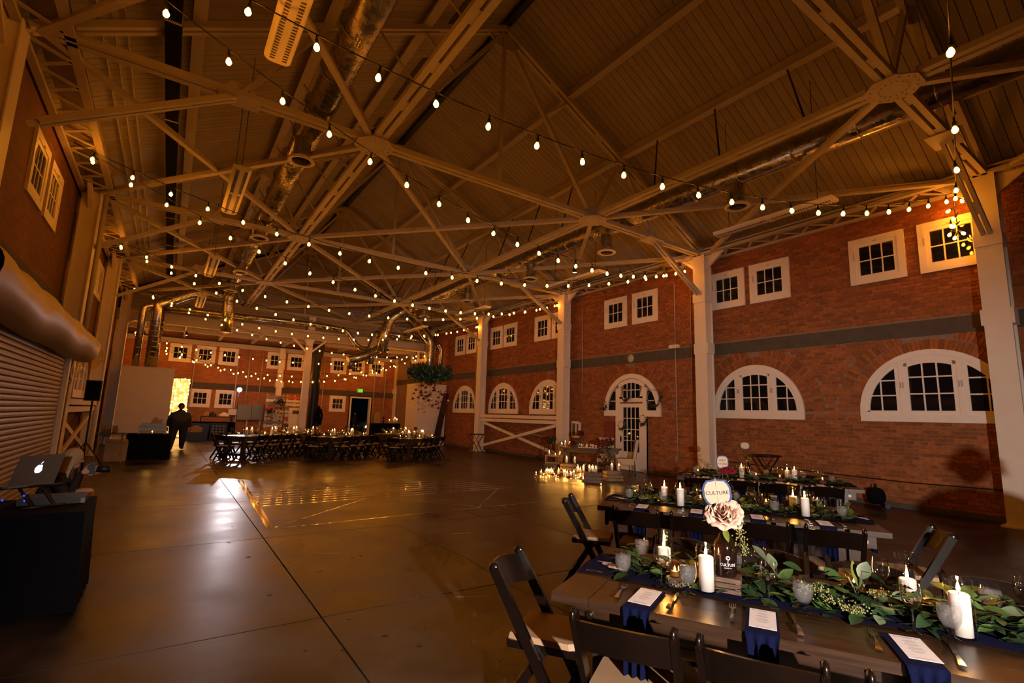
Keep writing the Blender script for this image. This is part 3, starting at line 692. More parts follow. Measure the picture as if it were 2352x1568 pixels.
# ---------------------------------------------------------------- string lights
def bulb_mesh():
    mb = MB(); mb.lathe([(.006, -.088), (.020, -.082), (.030, -.062), (.031, -.045), (.022, -.022), (.013, -.006), (.012, 0)], 9); return mb
bm_ = bulb_mesh().mesh('bulb'); bm_.materials.append(MATS['bulb_glow'])
sm_ = MB().lathe([(.010, .10), (.011, .055), (.019, .05), (.020, .0), (.015, -.006)], 7).mesh('socket'); sm_.materials.append(MATS['bulb_off_cap'])
LA = {-1: (XL+.25, -.6, 6.4), 0: (XL+.25, 5.6, 6.4), 1: (XL+.25, 11.8, 6.45), 2: (XL+.3, 18.0, 6.45), 3: (XL+.35, 24.2, 6.42), 4: (XL+.3, 30.2, 5.25)}
RA = {'A': (XR-.35, 2.75, 6.40), 'B': (XR-.35, 9.0, 6.38), 'C': (XR-.35, 14.95, 6.35), 'D': (XR-.35, 21.1, 6.3), 'E': (XR-.4, 27.0, 5.3), 'F': (XR-.4, 32.6, 5.1)}
def strand(p, q, sag, label, spacing=.62):
    p, q = Vector(p), Vector(q); L_ = (q-p).length; n = int(L_/spacing)
    root = thing('string_light', label, 'string lights', p, group='strings of warm bulbs across the hall')
    f = lambda t: (q-p)*t - Vector((0, 0, sag*4*t*(1-t)))
    obj('cable', MB().tube([f(k/40) for k in range(41)], .008, 5), 'bulb_off_cap', root)
    for k in range(n):
        c = f((k+.5)/n)-Vector((0, 0, .10))
        b = obj('bulb', bm_, None, root, loc=c); b.rotation_euler = (random.uniform(-.12, .12), random.uniform(-.12, .12), 0)
        s = obj('socket', sm_, None, b)
    return root
for i, j, sag, lab in [(-1, 'A', 1.35, 'string of warm bulbs passing overhead down to the right edge column'),
                       (0, 'A', 1.40, 'nearest string of warm bulbs sweeping across the top to the right edge column'),
                       (0, 'B', 1.45, 'string of warm bulbs dropping from top left to column left of the arched windows'),
                       (1, 'B', 1.35, 'string of warm bulbs from lattice above left windows to column right of the glazed door'),
                       (1, 'C', 1.45, 'string of warm bulbs from lattice above left windows to column left of the glazed door'),
                       (2, 'C', 1.35, 'string of warm bulbs from behind the shutter hood to column left of the glazed door'),
                       (2, 'D', 1.45, 'string of warm bulbs from behind the shutter hood to column of the cross-braced bay'),
                       (3, 'D', 1.35, 'string of warm bulbs from above the left white enclosure to column of the cross-braced bay'),
                       (3, 'E', 1.05, 'string of warm bulbs from the left white enclosure to right end of the gable beam'),
                       (4, 'E', .95, 'string of warm bulbs before the back windows to right end of the gable beam'),
                       (4, 'F', 1.75, 'lowest string of warm bulbs close along the back wall')]:
    strand(LA[i], RA[j], sag, lab, 1.55 if i < 0 else .62)
strand((XL+.35, 28.4, 5.25), (XR-.45, 29.9, 5.15), 1.85, 'string of warm bulbs sagging low under the front of the low back ceiling')
strand((XL+.4, 32.7, 5.1), (XR-.4, 28.3, 5.2), 1.45, 'string of warm bulbs crossing the back windows from left corner to right')
root = thing('string_light', 'spare end of bulbs bunched below the top of the right edge column', 'string lights', RA['A'])
pts = [Vector((.0, .0, 0)), Vector((-.02, .03, -.35)), Vector((.05, .02, -.62)), Vector((-.05, .06, -.8)), Vector((.06, .0, -.9)), Vector((-.04, .03, -.95))]
obj('cable', MB().tube(pts, .008, 5), 'bulb_off_cap', root)
for k in range(8):
    c = Vector((random.uniform(-.22, -.02), random.uniform(-.10, .12), -.62-.04*k+random.uniform(-.04, .04))) if k > 2 else Vector((.05, (-.08, .1, .04)[k], -.15-.17*k))
    b = obj('bulb', bm_, None, root, loc=c); b.rotation_euler = (random.uniform(-.9, .9), random.uniform(-.9, .9), 0); obj('socket', sm_, None, b)

# ---------------------------------------------------------------- ducts
def arc_pts(pts, r=.4, n=5):
    pts = [Vector(p) for p in pts]; out = [pts[0]]
    for a, b, c in zip(pts, pts[1:], pts[2:]):
        u = (a-b).normalized(); w = (c-b).normalized(); rr = min(r, (a-b).length*.45, (c-b).length*.45)
        p0, p1 = b+u*rr, b+w*rr
        for k in range(n+1):
            t = k/n; out.append(p0*(1-t)**2+b*2*t*(1-t)+p1*t*t)
    return out+[pts[-1]]
def bands(parent, p, q, r, step=1.1):
    p, q = Vector(p), Vector(q); d = (q-p).normalized(); n = int((q-p).length/step)
    for k in range(1, n):
        c = p+d*step*k; obj('seam_band', MB().tube([c-d*.02, c+d*.02], r+.010, 14), 'galv', parent)
def diffuser(parent, x, y, z0, z1, r=.19):
    t = obj('drop', MB().lathe([(r*.8, z0), (r*.8, z1+.06), (r*.8, z1+.05)], 14, (x, y, 0)), 'galv', parent)
    obj('diffuser_ring', MB().lathe([(r*.75, z1+.09), (r*1.25, z1+.03), (r*1.3, z1), (r*.95, z1-.01), (r*.9, z1+.03)], 18, (x, y, 0)), 'fixture_white', parent)
    mb = MB()
    for k in range(3): mb.lathe([(r*(.28+.22*k), z1+.03), (r*(.36+.22*k), z1)], 14, (x, y, 0))
    obj('diffuser_cone', mb, 'slot_dark', parent)
dl = thing('air_duct', 'long round metal duct running under the left side of the roof', 'duct', (0, 0, 0))
zl, xl = 6.98, 1.55
obj('pipe', MB().tube(arc_pts([(xl, YF+.1, zl), (xl+.2, 25.4, zl-.05), (xl+.24, 25.4, 5.0)], .5), .24, 16), 'galv', dl)
bands(dl, (xl, 2, zl), (xl+.2, 25, zl-.05), .24)
bands(dl, (xl+.24, 25.4, 6.6), (xl+.24, 25.4, 5.0), .24, .35)
for y in (3.2, 9.6, 14.9, 19.2, 22.6): diffuser(dl, xl+.02, y, zl-.2, zl-.66)
P25 = lambda px, py, Y=25.6: at(px, py, 1, Y)
b1, b2, b3, b4 = P25(535, 683), P25(455, 668), P25(372, 697), P25(343, 845)
br_ = obj('branch', MB().tube(arc_pts([b1, b2, b3, (b3.x-.08, b3.y, 5.9), (b3.x-.08, b3.y, 3.2)], .5), .24, 14), 'galv', dl)
bands(dl, (b3.x-.08, b3.y, 5.4), (b3.x-.08, b3.y, 3.3), .24, .22)
obj('branch', MB().tube(arc_pts([P25(395, 690), P25(335, 705), (P25(322, 760).x, 25.6, 5.6), (P25(322, 760).x, 25.6, 3.2)], .4), .13, 12), 'galv', dl)
bands(dl, (P25(322, 760).x, 25.6, 5.2), (P25(322, 760).x, 25.6, 3.3), .13, .3)
dr2 = thing('air_duct', 'long round metal duct running under the right side of the roof', 'duct', (0, 0, 0))
xr_, zr_ = 9.45, 6.92
obj('pipe', MB().tube(arc_pts([(xr_, YF+.1, zr_), (xr_, 23.2, zr_), P25(892, 735, 23.6), P25(876, 808, 23.6)], .45), .24, 16), 'galv', dr2)
bands(dr2, (xr_, 1, zr_), (xr_, 23, zr_), .24)
bands(dr2, P25(890, 745, 23.6), P25(878, 800, 23.6), .24, .4)
for y in (5.55, 9.4, 12.9, 17.2, 21.3): diffuser(dr2, xr_+.05, y, zr_-.2, zr_-.72, .2)
j0, j1, j2, j3 = P25(935, 728), P25(962, 750), P25(989, 783), P25(985, 868)
obj('branch', MB().tube(arc_pts([(9.6, 23.3, zr_-.1), j1, j2, (j2.x, 25.6, 5.2), (j2.x, 25.6, 3.2)], .5), .27, 14), 'galv', dr2)
bands(dr2, (j2.x, 25.6, 5.0), (j2.x, 25.6, 3.3), .27, .22)
obj('branch', MB().tube(arc_pts([P25(1005, 787), P25(1014, 800), (P25(1012, 830).x, 25.6, 3.2)], .4), .12, 12), 'galv', dr2)
u0, u1, u2, u3, u4, u5 = P25(716, 744), P25(795, 757), P25(822, 797), P25(848, 803), P25(858, 772), P25(868, 762)
pc = thing('cross_duct', 'thin bright metal duct crossing under the gable and dipping in a loop', 'duct', (0, 0, 0))
obj('pipe', MB().tube(arc_pts([P25(352, 704), u0, u1, u2, u3, u4, u5], .3), .12, 12), 'galv', pc)
obj('pipe', MB().tube([P25(888, 766), P25(960, 778)], .13, 12), 'galv', pc)
obj('lower_run', MB().tube(arc_pts([P25(800, 828, 24.6), P25(845, 815, 24.6), P25(872, 800, 24.6)], .3), .22, 12), 'galv', pc)
for px, py in ((806, 838), (852, 826)):
    p = P25(px, py, 24.6); obj('outlet', MB().lathe([(.16, .18), (.16, -.2), (.15, -.2), (.15, .18)], 12, p), 'galv', pc)
# ---------------------------------------------------------------- unlit white channel lights
def fixture(x, y, label, length=2.4):
    t = thing('channel_light', label, 'ceiling light', (x, y, 5.80), group='white channel lights hung in two rows')
    mb = MB(); prof = [(-.15, .0), (-.135, -.03), (-.10, -.055), (-.05, -.06), (.05, -.06), (.10, -.055), (.135, -.03), (.15, 0), (.15, .02), (-.15, .02)]
    mb.prism(prof, lambda a, b, d: (a, d, b), -length/2, length/2); obj('housing', mb, 'fixture_white', t)
    mb = MB()
    for s in (-1, 1):
        for k in range(int(length/.05)):
            yy = -length/2+.06+k*.05
            if abs(yy) > .06 and yy < length/2-.08: mb.bb((s*.065-.026, yy, -.062), (s*.065+.026, yy+.022, -.0555))
    obj('slots', mb, 'slot_dark', t, kind='stuff')
    for s in (-1, 1): obj('hanger', MB().tube([(0, s*.9, .02), (0, s*.9, ZD(x)-5.8)], .006, 5), 'black_metal', t)
for nm, x, ys_ in (('left', .62, (4.9, 10.6, 16.9, 22.9)), ('right', 9.65, (4.95, 10.9, 17.0, 22.6))):
    for k, y in enumerate(ys_): fixture(x, y, '%s white perforated channel light from the camera in the %s row' % (ORD[k], nm))
# small spotlights
for px, py, Y, nm in ((1320, 626, 11.4, 'lit black spotlight hung beside a channel light on the right'), (428, 770, 28.5, 'lit black spotlight under the low back ceiling on the left'), (890, 808, 28.5, 'lit black spotlight under the low back ceiling on the right')):
    p = at(px, py, 1, Y); t = thing('spotlight', nm, 'spotlight', p)
    obj('can', MB().lathe([(.0, .17), (.05, .17), (.07, .0), (.065, .0), (.045, .12)], 12), 'black_metal', t)
    obj('lens', MB().lathe([(.062, .01), (.001, .012)], 12), 'spot_glow', t)
    obj('stem', MB().tube([(0, 0, .17), (0, 0, (ZD(p.x) if Y < 27 else 5.76)-p.z)], .012, 6), 'black_metal', t)
# conduits and boxes on the right wall
def wall_line(name, label, cat, y, z0, z1, r=.014, m='steel_paint'):
    return obj(name, MB().tube([(XR-.03, y, z0), (XR-.03, y, z1)], r, 6), m, label=label, cat=cat)
t = thing('emergency_light', 'pale emergency light on a conduit left of the arched window column', 'emergency light', (XR-.04, 9.78, 3.98))
obj('case', MB().bb((-.10, -.15, -.05), (.03, .15, .06)), 'fixture_white', t)
for s in (-1, 1): obj('lamp_head', MB().ball((-.07, s*.14, .0), .06, 10, 6), 'fixture_white', t)
obj('conduit', MB().tube([(0, 0, .06), (0, 0, 2.35)], .014, 6).tube([(0, 0, -.05), (0, -.02, -3.35)], .014, 6), 'steel_paint', t)
obj('outlet_box', MB().bb((-.07, -.08, -3.5), (.03, .06, -3.32)), 'pale_wood', t)
wall_line('conduit', 'thin pale conduit ending above the two white chairs', 'conduit', 14.05, 2.6, 6.3)
wall_line('conduit', 'thin pale conduit hanging left of the column by the arched windows', 'conduit', 9.2, 2.55, 6.3)
wall_line('conduit', 'rust brown pipe tight beside the column left of the arched windows', 'conduit', 8.85, 0.0, 6.3, .02, 'band')
wall_line('conduit', 'thin pale conduit left of the cross-braced bay', 'conduit', 22.1, .9, 6.2)
obj('wall_disc', MB().lathe([(.001, .02), (.13, .015), (.14, 0)], 16, (0, 0, 0)), 'steel_paint', loc=(XR-.013, 11.64, 3.77), label='round pale disc on the dark band above the glazed door', cat='wall disc').rotation_euler = (0, -PI/2, 0)
a = at(1395, 1003, 0, XR-.02); obj('wall_panel', MB().bb((XR-.03, 12.38, .9), (XR, 12.9, 1.62)), 'red_panel', label='dark red square panel on brick left of the glazed door', cat='wall panel')
t = thing('extinguisher_sign', 'white fire extinguisher cabinet with red sign by the column', 'sign', (XR-.02, 14.25, .95))
obj('cabinet', MB().bb((-.12, -.02, 0), (0, .26, .62)), 'trim_paint', t)
obj('window', MB().bb((-.125, .04, .08), (-.12, .2, .54)), 'slot_dark', t)
obj('red_sign', MB().bb((-.14, -.18, .02), (-.02, -.03, .58)), 'trim_paint', t)
sg_ = obj('red_stripe', MB().bb((-.145, -.15, .08), (-.14, -.06, .52)), 'red_panel', t)
obj('floor_cable', MB().tube([(XR-.06, 8.2, .62), (XR-.06, 6, .58), (XR-.06, 4, .55), (XR-.06, 2.0, .6), (XR-.06, .8, .55)], .012, 5), 'black_metal', label='black cable strung low along the brick wall behind the tables', cat='cable')
# cross-braced bay
for sg, nm in ((1, 'right'), (-1, 'left')):
    t = thing('cross_brace', 'pale steel rail over crossed bars between columns on the %s wall' % nm, 'wall brace', ((XR-.42) if sg > 0 else XL+.26, 14.7, 0))
    obj('rail', MB().bb((-.08, .19, 1.42), (.08, 6.01, 1.56)).bb((-.12, .19, 1.60), (.12, 6.01, 1.74)), 'column_paint', t)
    obj('bar', MB().beam((.03, .2, .25), (.03, 6.0, 1.40), .05, .12), 'column_paint', t)
    obj('bar', MB().beam((-.03, .2, 1.40), (-.03, 6.0, .25), .05, .12), 'column_paint', t)
# ---------------------------------------------------------------- chairs and tables
def make_chair():
    t = thing('folding_chair', 'x', 'chair')
    for s in (-1, 1):
        mb = MB(); mb.beam((s*.205, -.25, .80), (s*.205, .21, .0), .028, .055, (0, 1, 0)); mb.ball((s*.205, -.255, .80), .031, 8, 5, (.5, 1, 1)); obj('leg', mb, 'chair_wood', t)
        obj('leg', MB().beam((s*.168, .06, .46), (s*.168, -.25, 0), .025, .045, (0, 1, 0)), 'chair_wood', t)
    mb = MB()
    def slat(u, v):
        a = (u-.5)*.41; bow = -.055*(1-(2*u-1)**2)
        z = .635+.145*v+(.022*(1-(2*u-1)**2))
        return Vector((a, -.175-(z-.635)*.575+bow, z))
    mb.grid(slat, 12, 3); mb.grid(lambda u, v: slat(1-u, v)+Vector((0, .016, 0)), 12, 3)
    for v in (0, 1): mb.grid(lambda u, w, v=v: slat(u, v)+Vector((0, .016*(w if v else 1-w), 0)), 12, 1)
    obj('backrest', mb, 'chair_wood', t)
    mb = MB()
    pad = [(-.17, -.17), (.17, -.17), (.185, -.10), (.19, .17), (.17, .2), (-.17, .2), (-.19, .17), (-.185, -.10)]
    mb.prism(pad, lambda a, b, d: (a*(1-.04*(d > .475)), b*(1-.04*(d > .475)), d), .448, .476); obj('seat_pad', mb, 'seat_pad', t)
    obj('seat_frame', MB().bb((-.188, -.17, .41), (-.165, .2, .448)).bb((.165, -.17, .41), (.188, .2, .448)).bb((-.165, .175, .41), (.165, .2, .448)).bb((-.165, -.18, .41), (.165, -.155, .448)), 'chair_wood', t)
    obj('stretcher', MB().beam((-.205, .12, .16), (.205, .12, .16), .022, .03), 'chair_wood', t)
    obj('stretcher', MB().beam((-.168, -.185, .13), (.168, -.185, .13), .022, .03), 'chair_wood', t)
    return t
chair0 = make_chair(); chair_used = [False]
def chair(p, rz, label, group):
    if not chair_used[0]:
        chair_used[0] = True; o = chair0; o.location = (p[0], p[1], 0); o.rotation_euler = (0, 0, rz); o['label'] = label; o['group'] = group
        return o
    return dup(chair0, (p[0], p[1], 0), rz, label, group)
_tb = {}
def farm_table(o, u, L, label, W=1.05, group='dark plank dining tables'):
    """o: near-left corner on plan, u: direction of the long side; local x along, y away"""
    rz = math.atan2(u[1], u[0]); t = thing('farm_table', label, 'table', (o[0], o[1], 0), rz, group)
    key = (round(L, 2), W)
    if key not in _tb:
        P = []; n = 6; w = W/n
        P.append(('plank', MB().bb((0, 0, .715), (.19, W, .76)), 'table_wood')); P.append(('plank', MB().bb((L-.19, 0, .715), (L, W, .76)), 'table_wood'))
        for k in range(n): P.append(('plank', MB().bb((.193, k*w+.002, .715), (L-.193, (k+1)*w-.002, .758-.001*(k % 3))), 'table_wood'))
        for y in (.10, W-.13): P.append(('apron', MB().bb((.09, y, .60), (L-.09, y+.035, .715)), 'table_wood'))
        for x in (.09, L-.125): P.append(('apron', MB().bb((x, .135, .60), (x+.035, W-.13, .715)), 'table_wood'))
        for x in (.17, L-.29):
            for y in (.145, W-.255): P.append(('leg', MB().bb((x, y, 0), (x+.11, y+.11, .60)).bb((x+.005, y+.005, .60), (x+.105, y+.105, .714)), 'table_wood'))
        for x in (.18, L-.27): P.append(('stretcher', MB().bb((x, .255, .12), (x+.09, W-.255, .20)), 'table_wood'))
        P.append(('stretcher', MB().bb((.27, W/2-.04, .13), (L-.27, W/2+.04, .19)), 'table_wood'))
        for x in (.17, L-.17):
            for y, s in ((.10, -1), (W-.095, 1)): P.append(('bolt', MB().tube([(x, y, .655), (x, y+s*.012, .655)], .02, 8).tube([(x, y+s*.012, .655), (x, y+s*.02, .655)], .012, 6), 'silver'))
        ms = []
        for nme, mb, m in P: me = mb.mesh(nme); me.materials.append(MATS[m]); ms.append((nme, me))
        _tb[key] = ms
    for nme, me in _tb[key]: obj(nme, me, None, t)
    return t
class Tab:
    def __init__(s, o, u, L, W=1.05):
        s.o = Vector(o); s.u = Vector(u).normalized(); s.w = Vector((-s.u.y, s.u.x)); s.L = L; s.W = W; s.rz = math.atan2(s.u.y, s.u.x)
    def p(s, x, y, z=.76): q = s.o+s.u*x+s.w*y; return Vector((q.x, q.y, z))
T1 = Tab((1.70, 2.06), (.47, -.883), 2.5); T2 = Tab((3.75, 3.83), (.555, -.832), 2.5); T3 = Tab((6.95, 5.28), (.53, -.848), 2.55)
T4 = Tab((2.15, 18.1), (.72, .69), 4.9); T5 = Tab((4.75, 17.55), (.74, .67), 3.0); T6 = Tab((7.28, 16.7), (.74, .67), 2.5); T7 = Tab((8.2, 20.6), (.74, .67), 2.5)
farm_table(T1.o, T1.u, T1.L, 'dark plank table nearest the camera, at the bottom right')
farm_table(T2.o, T2.u, T2.L, 'dark plank table, middle of the three near tables on the right')
farm_table(T3.o, T3.u, T3.L, 'dark plank table closest to the brick wall at right')
farm_table(T4.o, T4.u, T4.L, 'far dark plank table at left, lit from behind by the flash')
farm_table(T5.o, T5.u, T5.L, 'far dark plank table in the middle of the far tables')
farm_table(T6.o, T6.u, T6.L, 'far dark plank table in front of the right white enclosure')
farm_table(T7.o, T7.u, T7.L, 'dark plank table half hidden behind the other far tables')
SX = [.43, .95, 1.49, 2.04]
for T, nm, ex in ((T1, 'the nearest table', True), (T2, 'the middle near table', True), (T3, 'the table by the brick wall', True)):
    for k, x in enumerate(SX):
        a = T.p(x, -.06); chair(a, T.rz+random.uniform(-.05, .05), '%s dark chair from the left, camera side of %s' % (ORD[k], nm), 'folding chairs at the near tables')
        b = T.p(x+.02, T.W+.08); chair(b, T.rz+PI+random.uniform(-.05, .05), '%s dark chair from the left, far side of %s' % (ORD[k], nm), 'folding chairs at the near tables')
a = T1.p(-.14, .29); chair(a, T1.rz-PI/2+.12, 'dark folding chair with tan seat at left end of the nearest table', 'folding chairs at the near tables')
a = T2.p(-.02, -.10); chair(T2.p(-.06, .02), T2.rz-PI/2+.1, 'dark folding chair with tan seat at left end of the middle near table', 'folding chairs at the near tables')
a = T2.p(2.60, .04); chair(a, T2.rz+PI/2, 'dark folding chair with pale seat standing off right end of the middle near table', 'folding chairs at the near tables')
for T, nm, n in ((T4, 'the far left table', 7), (T5, 'the far middle table', 5), (T6, 'the far right table', 4)):
    for k in range(n):
        x = .4+(T.L-.8)*k/(n-1)
        chair(T.p(x, -.12), T.rz+random.uniform(-.06, .06), '%s chair from the left, near side of %s' % (ORD[k], nm), 'folding chairs at the far tables')
        chair(T.p(x, T.W+.12), T.rz+PI+random.uniform(-.06, .06), '%s chair from the left, far side of %s' % (ORD[k], nm), 'folding chairs at the far tables')
    chair(T.p(-.18, T.W/2), T.rz-PI/2, 'folding chair at the left end of %s' % nm, 'folding chairs at the far tables')
# ---------------------------------------------------------------- table settings
def proto(parts):
    out = []
    for nme, mb, m in parts: me = mb.mesh(nme); me.materials.append(MATS[m]); out.append((nme, me))
    return out
def place(name, pr, label, cat, loc, rz=0, group=None, sc=None):
    t = thing(name, label, cat, loc, rz, group)
    if sc: t.scale = sc if isinstance(sc, tuple) else (sc, sc, sc)
    for nme, me in pr: obj(nme, me, None, t)
    return t
flame_mb = lambda z, r=.0075, h=.042: MB().lathe([(.0015, z), (r*.8, z+h*.12), (r, z+h*.28), (r*.75, z+h*.55), (r*.35, z+h*.8), (.0006, z+h)], 8)
def candle_parts(rw, hw, rg, hg):
    return proto([('candle', MB().lathe([(.001, .008), (rw, .008), (rw, hw-.004), (rw-.005, hw), (rw*.6, hw-.006), (.001, hw-.008)], 18), 'wax'),
                  ('wick', MB().tube([(0, 0, hw-.008), (.001, 0, hw+.012)], .0015, 5), 'wick'),
                  ('flame', flame_mb(hw+.006), 'flame'),
                  ('glass_cylinder', MB().lathe([(.001, .0015), (rg, .0015), (rg, hg-.002), (rg-.0012, hg), (rg-.0024, hg-.002), (rg-.0024, hg-.006)], 20), 'glass')])
PILLAR = {k: candle_parts(.037, k, .049, .235) for k in (.175, .14, .11)}
VOTIVE = proto([('cup', MB().lathe([(.001, .001), (.026, .001), (.030, .07), (.028, .07)], 12), 'mercury'),
                ('candle', MB().lathe([(.022, .007), (.022, .03), (.001, .03)], 10), 'amber_wax'), ('flame', flame_mb(.03, .005, .026), 'flame')])
GOB = proto([('bowl', MB().lathe([(.001, .003), (.036, .001), (.036, .004), (.012, .012), (.009, .020), (.012, .034), (.026, .048), (.040, .075), (.0455, .105), (.043, .135), (.039, .158)], 18), 'glass'),
             ('water', MB().lathe([(.001, .046), (.024, .05), (.038, .077), (.0425, .105), (.0405, .133), (.001, .133)], 16), 'frosted_water'),
             ('ice', MB().box((.006, .004, .118), (.03, .028, .024), Euler((.5, .3, .2)).to_matrix()), 'water')])
WINE = proto([('foot', MB().lathe([(.001, .003), (.034, .001), (.034, .003), (.008, .008), (.0042, .016), (.0040, .085), (.007, .095)], 14), 'wine_glass_clear'),
              ('bowl', MB().lathe([(.007, .095), (.022, .105), (.036, .128), (.0405, .152), (.0385, .182), (.034, .205)], 18), 'wine_glass_clear')])
def cloth(mbx, W=.17, drop=.30):
    def f(u, v):
        a = (u-.5)*W; s = v*(.32+drop)
        if s < .31: y, z, k = .30-s, .0035, 0
        else:
            q = s-.31; ang = min(q/.02, PI/2)
            y = -.012-.008*math.sin(ang); z = .0035-max(0, q-.012); k = min(1, q/.06)
        y += -.018*k*math.sin(u*3*2*PI+.6)*(0.5+.5*min(1, max(0, s-.31)/.2)); a *= 1-.12*k
        return Vector((a, y, z))
    return mbx.grid(f, 22, 26)
NAPK = proto([('cloth', cloth(MB(), .128), 'navy')])
NAPK_L = proto([('cloth', cloth(MB(), .132, .36), 'navy')])
_m = xf(text_mb('MENU', .016), Matrix.Translation((0, .10, .0016)))
_lines = MB()
for k, w in enumerate([.03, .05, .035, 0, .045, .055, .03, 0, .05, .04, .055, 0, .045, .03]):
    if w: _lines.bb((-w/2, .068-k*.0090, .0013), (w/2, .0705-k*.0090, .0016))
_lines.bb((-.03, -.104, .0013), (.03, -.101, .0016)); _sp = MB()
for s in (-1, 1): _sp.tube([(s*.026, .099, .0016), (s*.034, .096, .0016), (s*.042, .101, .0016)], .0009, 4)
MENU = proto([('card', MB().bb((-.054, -.118, 0), (.054, .118, .0012)), 'paper'), ('heading', _m, 'ink'), ('body_text', _lines, 'ink'), ('flourish', _sp, 'ink')])
CARD = proto([('card', MB().bb((-.054, -.118, 0), (.054, .118, .0012)), 'paper'), ('body_text', _lines, 'ink')])
def handle(mb, y0, y1, w0, w1, z=.003, t=.003):
    n = 6
    for k in range(n):
        a, b = y0+(y1-y0)*k/n, y0+(y1-y0)*(k+1)/n
        wa, wb = w0+(w1-w0)*(k/n)**2, w0+(w1-w0)*((k+1)/n)**2
        za, zb = z+.004*math.sin(PI*k/n), z+.004*math.sin(PI*(k+1)/n)
        mb.add([(-wa/2, a, za), (wa/2, a, za), (wb/2, b, zb), (-wb/2, b, zb), (-wa/2, a, za+t), (wa/2, a, za+t), (wb/2, b, zb+t), (-wb/2, b, zb+t)], [(0, 3, 2, 1), (4, 5, 6, 7), (0, 1, 5, 4), (1, 2, 6, 5), (2, 3, 7, 6), (3, 0, 4, 7)])
    return mb
fk = handle(MB(), .03, -.095, .006, .020)
hd_ = MB().prism([(-.004, .03), (.004, .03), (.012, .045), (.012, .055), (-.012, .055), (-.012, .045)], lambda a, b, d: (a, b, d), .003, .0055)
for k in range(4): hd_.bb((-.012+k*.0070, .055, .003), (-.012+k*.0070+.0035, .095, .0055))
FORK = proto([('handle', fk, 'silver'), ('tines', hd_, 'silver')])
KNIFE = proto([('handle', handle(MB(), .0, -.10, .010, .020, .004, .005), 'silver'), ('blade', MB().prism([(-.005, 0), (.006, 0), (.008, .03), (.008, .09), (.004, .115), (-.005, .10)], lambda a, b, d: (a, b, d), .003, .005), 'silver')])
def slice_parts(r):
    return proto([('bark_ring', MB().lathe([(.001, 0), (r, 0), (r*1.04, .02), (r, .04), (r*.97, .04)], 14), 'bark'), ('cut_face', MB().lathe([(r*.97, .0402), (.001, .0405)], 14), 'cut_wood')])
SLICE = slice_parts(.045)
# leaves
def leaf_mesh(L, W, m, curl=.25):
    mb = MB(); n = 5; vs = []; fs = []
    for k in range(n+1):
        t = k/n; w = W*math.sin(PI*min(1, t*.96+.02))**.8/2; z = -curl*L*t*t
        vs += [(-w, t*L, z+.18*w), (0, t*L, z-.12*w), (w, t*L, z+.18*w)]
    for k in range(n):
        for j in range(2): a = k*3+j; fs.append((a, a+1, a+4, a+3))
    mb.add(vs, fs, True); me = mb.mesh('leaf'); me.materials.append(MATS[m]); return me
LEAVES = [leaf_mesh(.085, .042, 'leaf', .2), leaf_mesh(.075, .038, 'leaf_dark', .3), leaf_mesh(.07, .048, 'leaf_pale', .1), leaf_mesh(.09, .034, 'leaf_fresh', .15), leaf_mesh(.08, .045, 'leaf', .1), leaf_mesh(.10, .045, 'leaf_dark', .25), leaf_mesh(.085, .040, 'leaf', .05)]
def seed_cluster(parent, c, n=45, r=.05):
    mb = MB(); c = Vector(c)
    for k in range(n):
        d = Vector((random.gauss(0, 1), random.gauss(0, 1), abs(random.gauss(0, .5))))*r*.5
        mb.ball(c+d, random.uniform(.003, .005), 6, 4)
    for k in range(8):
        d = Vector((random.gauss(0, 1), random.gauss(0, 1), abs(random.gauss(0, .4))))*r*.55; mb.tube([c-Vector((0, 0, .01)), c+d], .0012, 4)
    obj('seed_cluster', mb, 'seed', parent, kind='stuff')
def garland(T, x0, x1, n, label, yc=.60, spread=.17, seeds=(), lift=.10, joined=False):
    t = thing('leaf_garland', label, 'garland', T.p(0, 0), T.rz)
    pts = [Vector((x0+(x1-x0)*k/20, yc+.05*math.sin(k*.9), .03)) for k in range(21)]
    obj('stem', MB().tube(pts, .008, 6), 'stem', t)
    big = {}
    for k in range(n):
        x = random.uniform(x0, x1); off = random.gauss(0, 1); y = yc+max(-1.6, min(1.6, off))*spread*.62
        h = .015+lift*max(0, 1-((y-yc)/spread)**2)*random.random()
        out = 1 if y > yc else -1; a = random.uniform(-1.3, 1.3)+(0 if out > 0 else PI)
        if random.random() < .45: a = random.choice([-1, 1])*PI/2+random.uniform(-.6, .6)
        tilt = random.uniform(-.15, .75); me = random.choice(LEAVES)
        e = Euler((tilt, random.uniform(-.6, .6), a)); s = random.uniform(.75, 1.3)
        if joined:
            M = Matrix.Translation((x, y, h)) @ e.to_matrix().to_4x4() @ Matrix.Scale(s, 4)
            b = big.setdefault(me.materials[0].name, MB()); b.add([M @ v.co for v in me.vertices], [tuple(p.vertices) for p in me.polygons], True)
        else:
            o = obj('leaf', me, None, t, loc=(x, y, h)); o.rotation_euler = e; o.scale = (s, s, s)
    if not joined:
        for k in range(int(n*1.7)):
            x = random.uniform(x0, x1); y = yc+max(-1.5, min(1.5, random.gauss(0, 1)))*spread*.6; me = LEAVES[random.choice([1, 5, 0, 1, 5, 4])]
            M = Matrix.Translation((x, y, .008+lift*.55*max(0, 1-((y-yc)/spread)**2)*random.random())) @ Euler((random.uniform(-.1, .5), random.uniform(-.4, .4), random.uniform(0, 6.28))).to_matrix().to_4x4() @ Matrix.Scale(random.uniform(.8, 1.2), 4)
            b = big.setdefault(me.materials[0].name, MB()); b.add([M @ v.co for v in me.vertices], [tuple(p.vertices) for p in me.polygons], True)
    for m, b in big.items(): obj('foliage', b, m, t, kind='stuff')
    for c in seeds: seed_cluster(t, c)
    return t
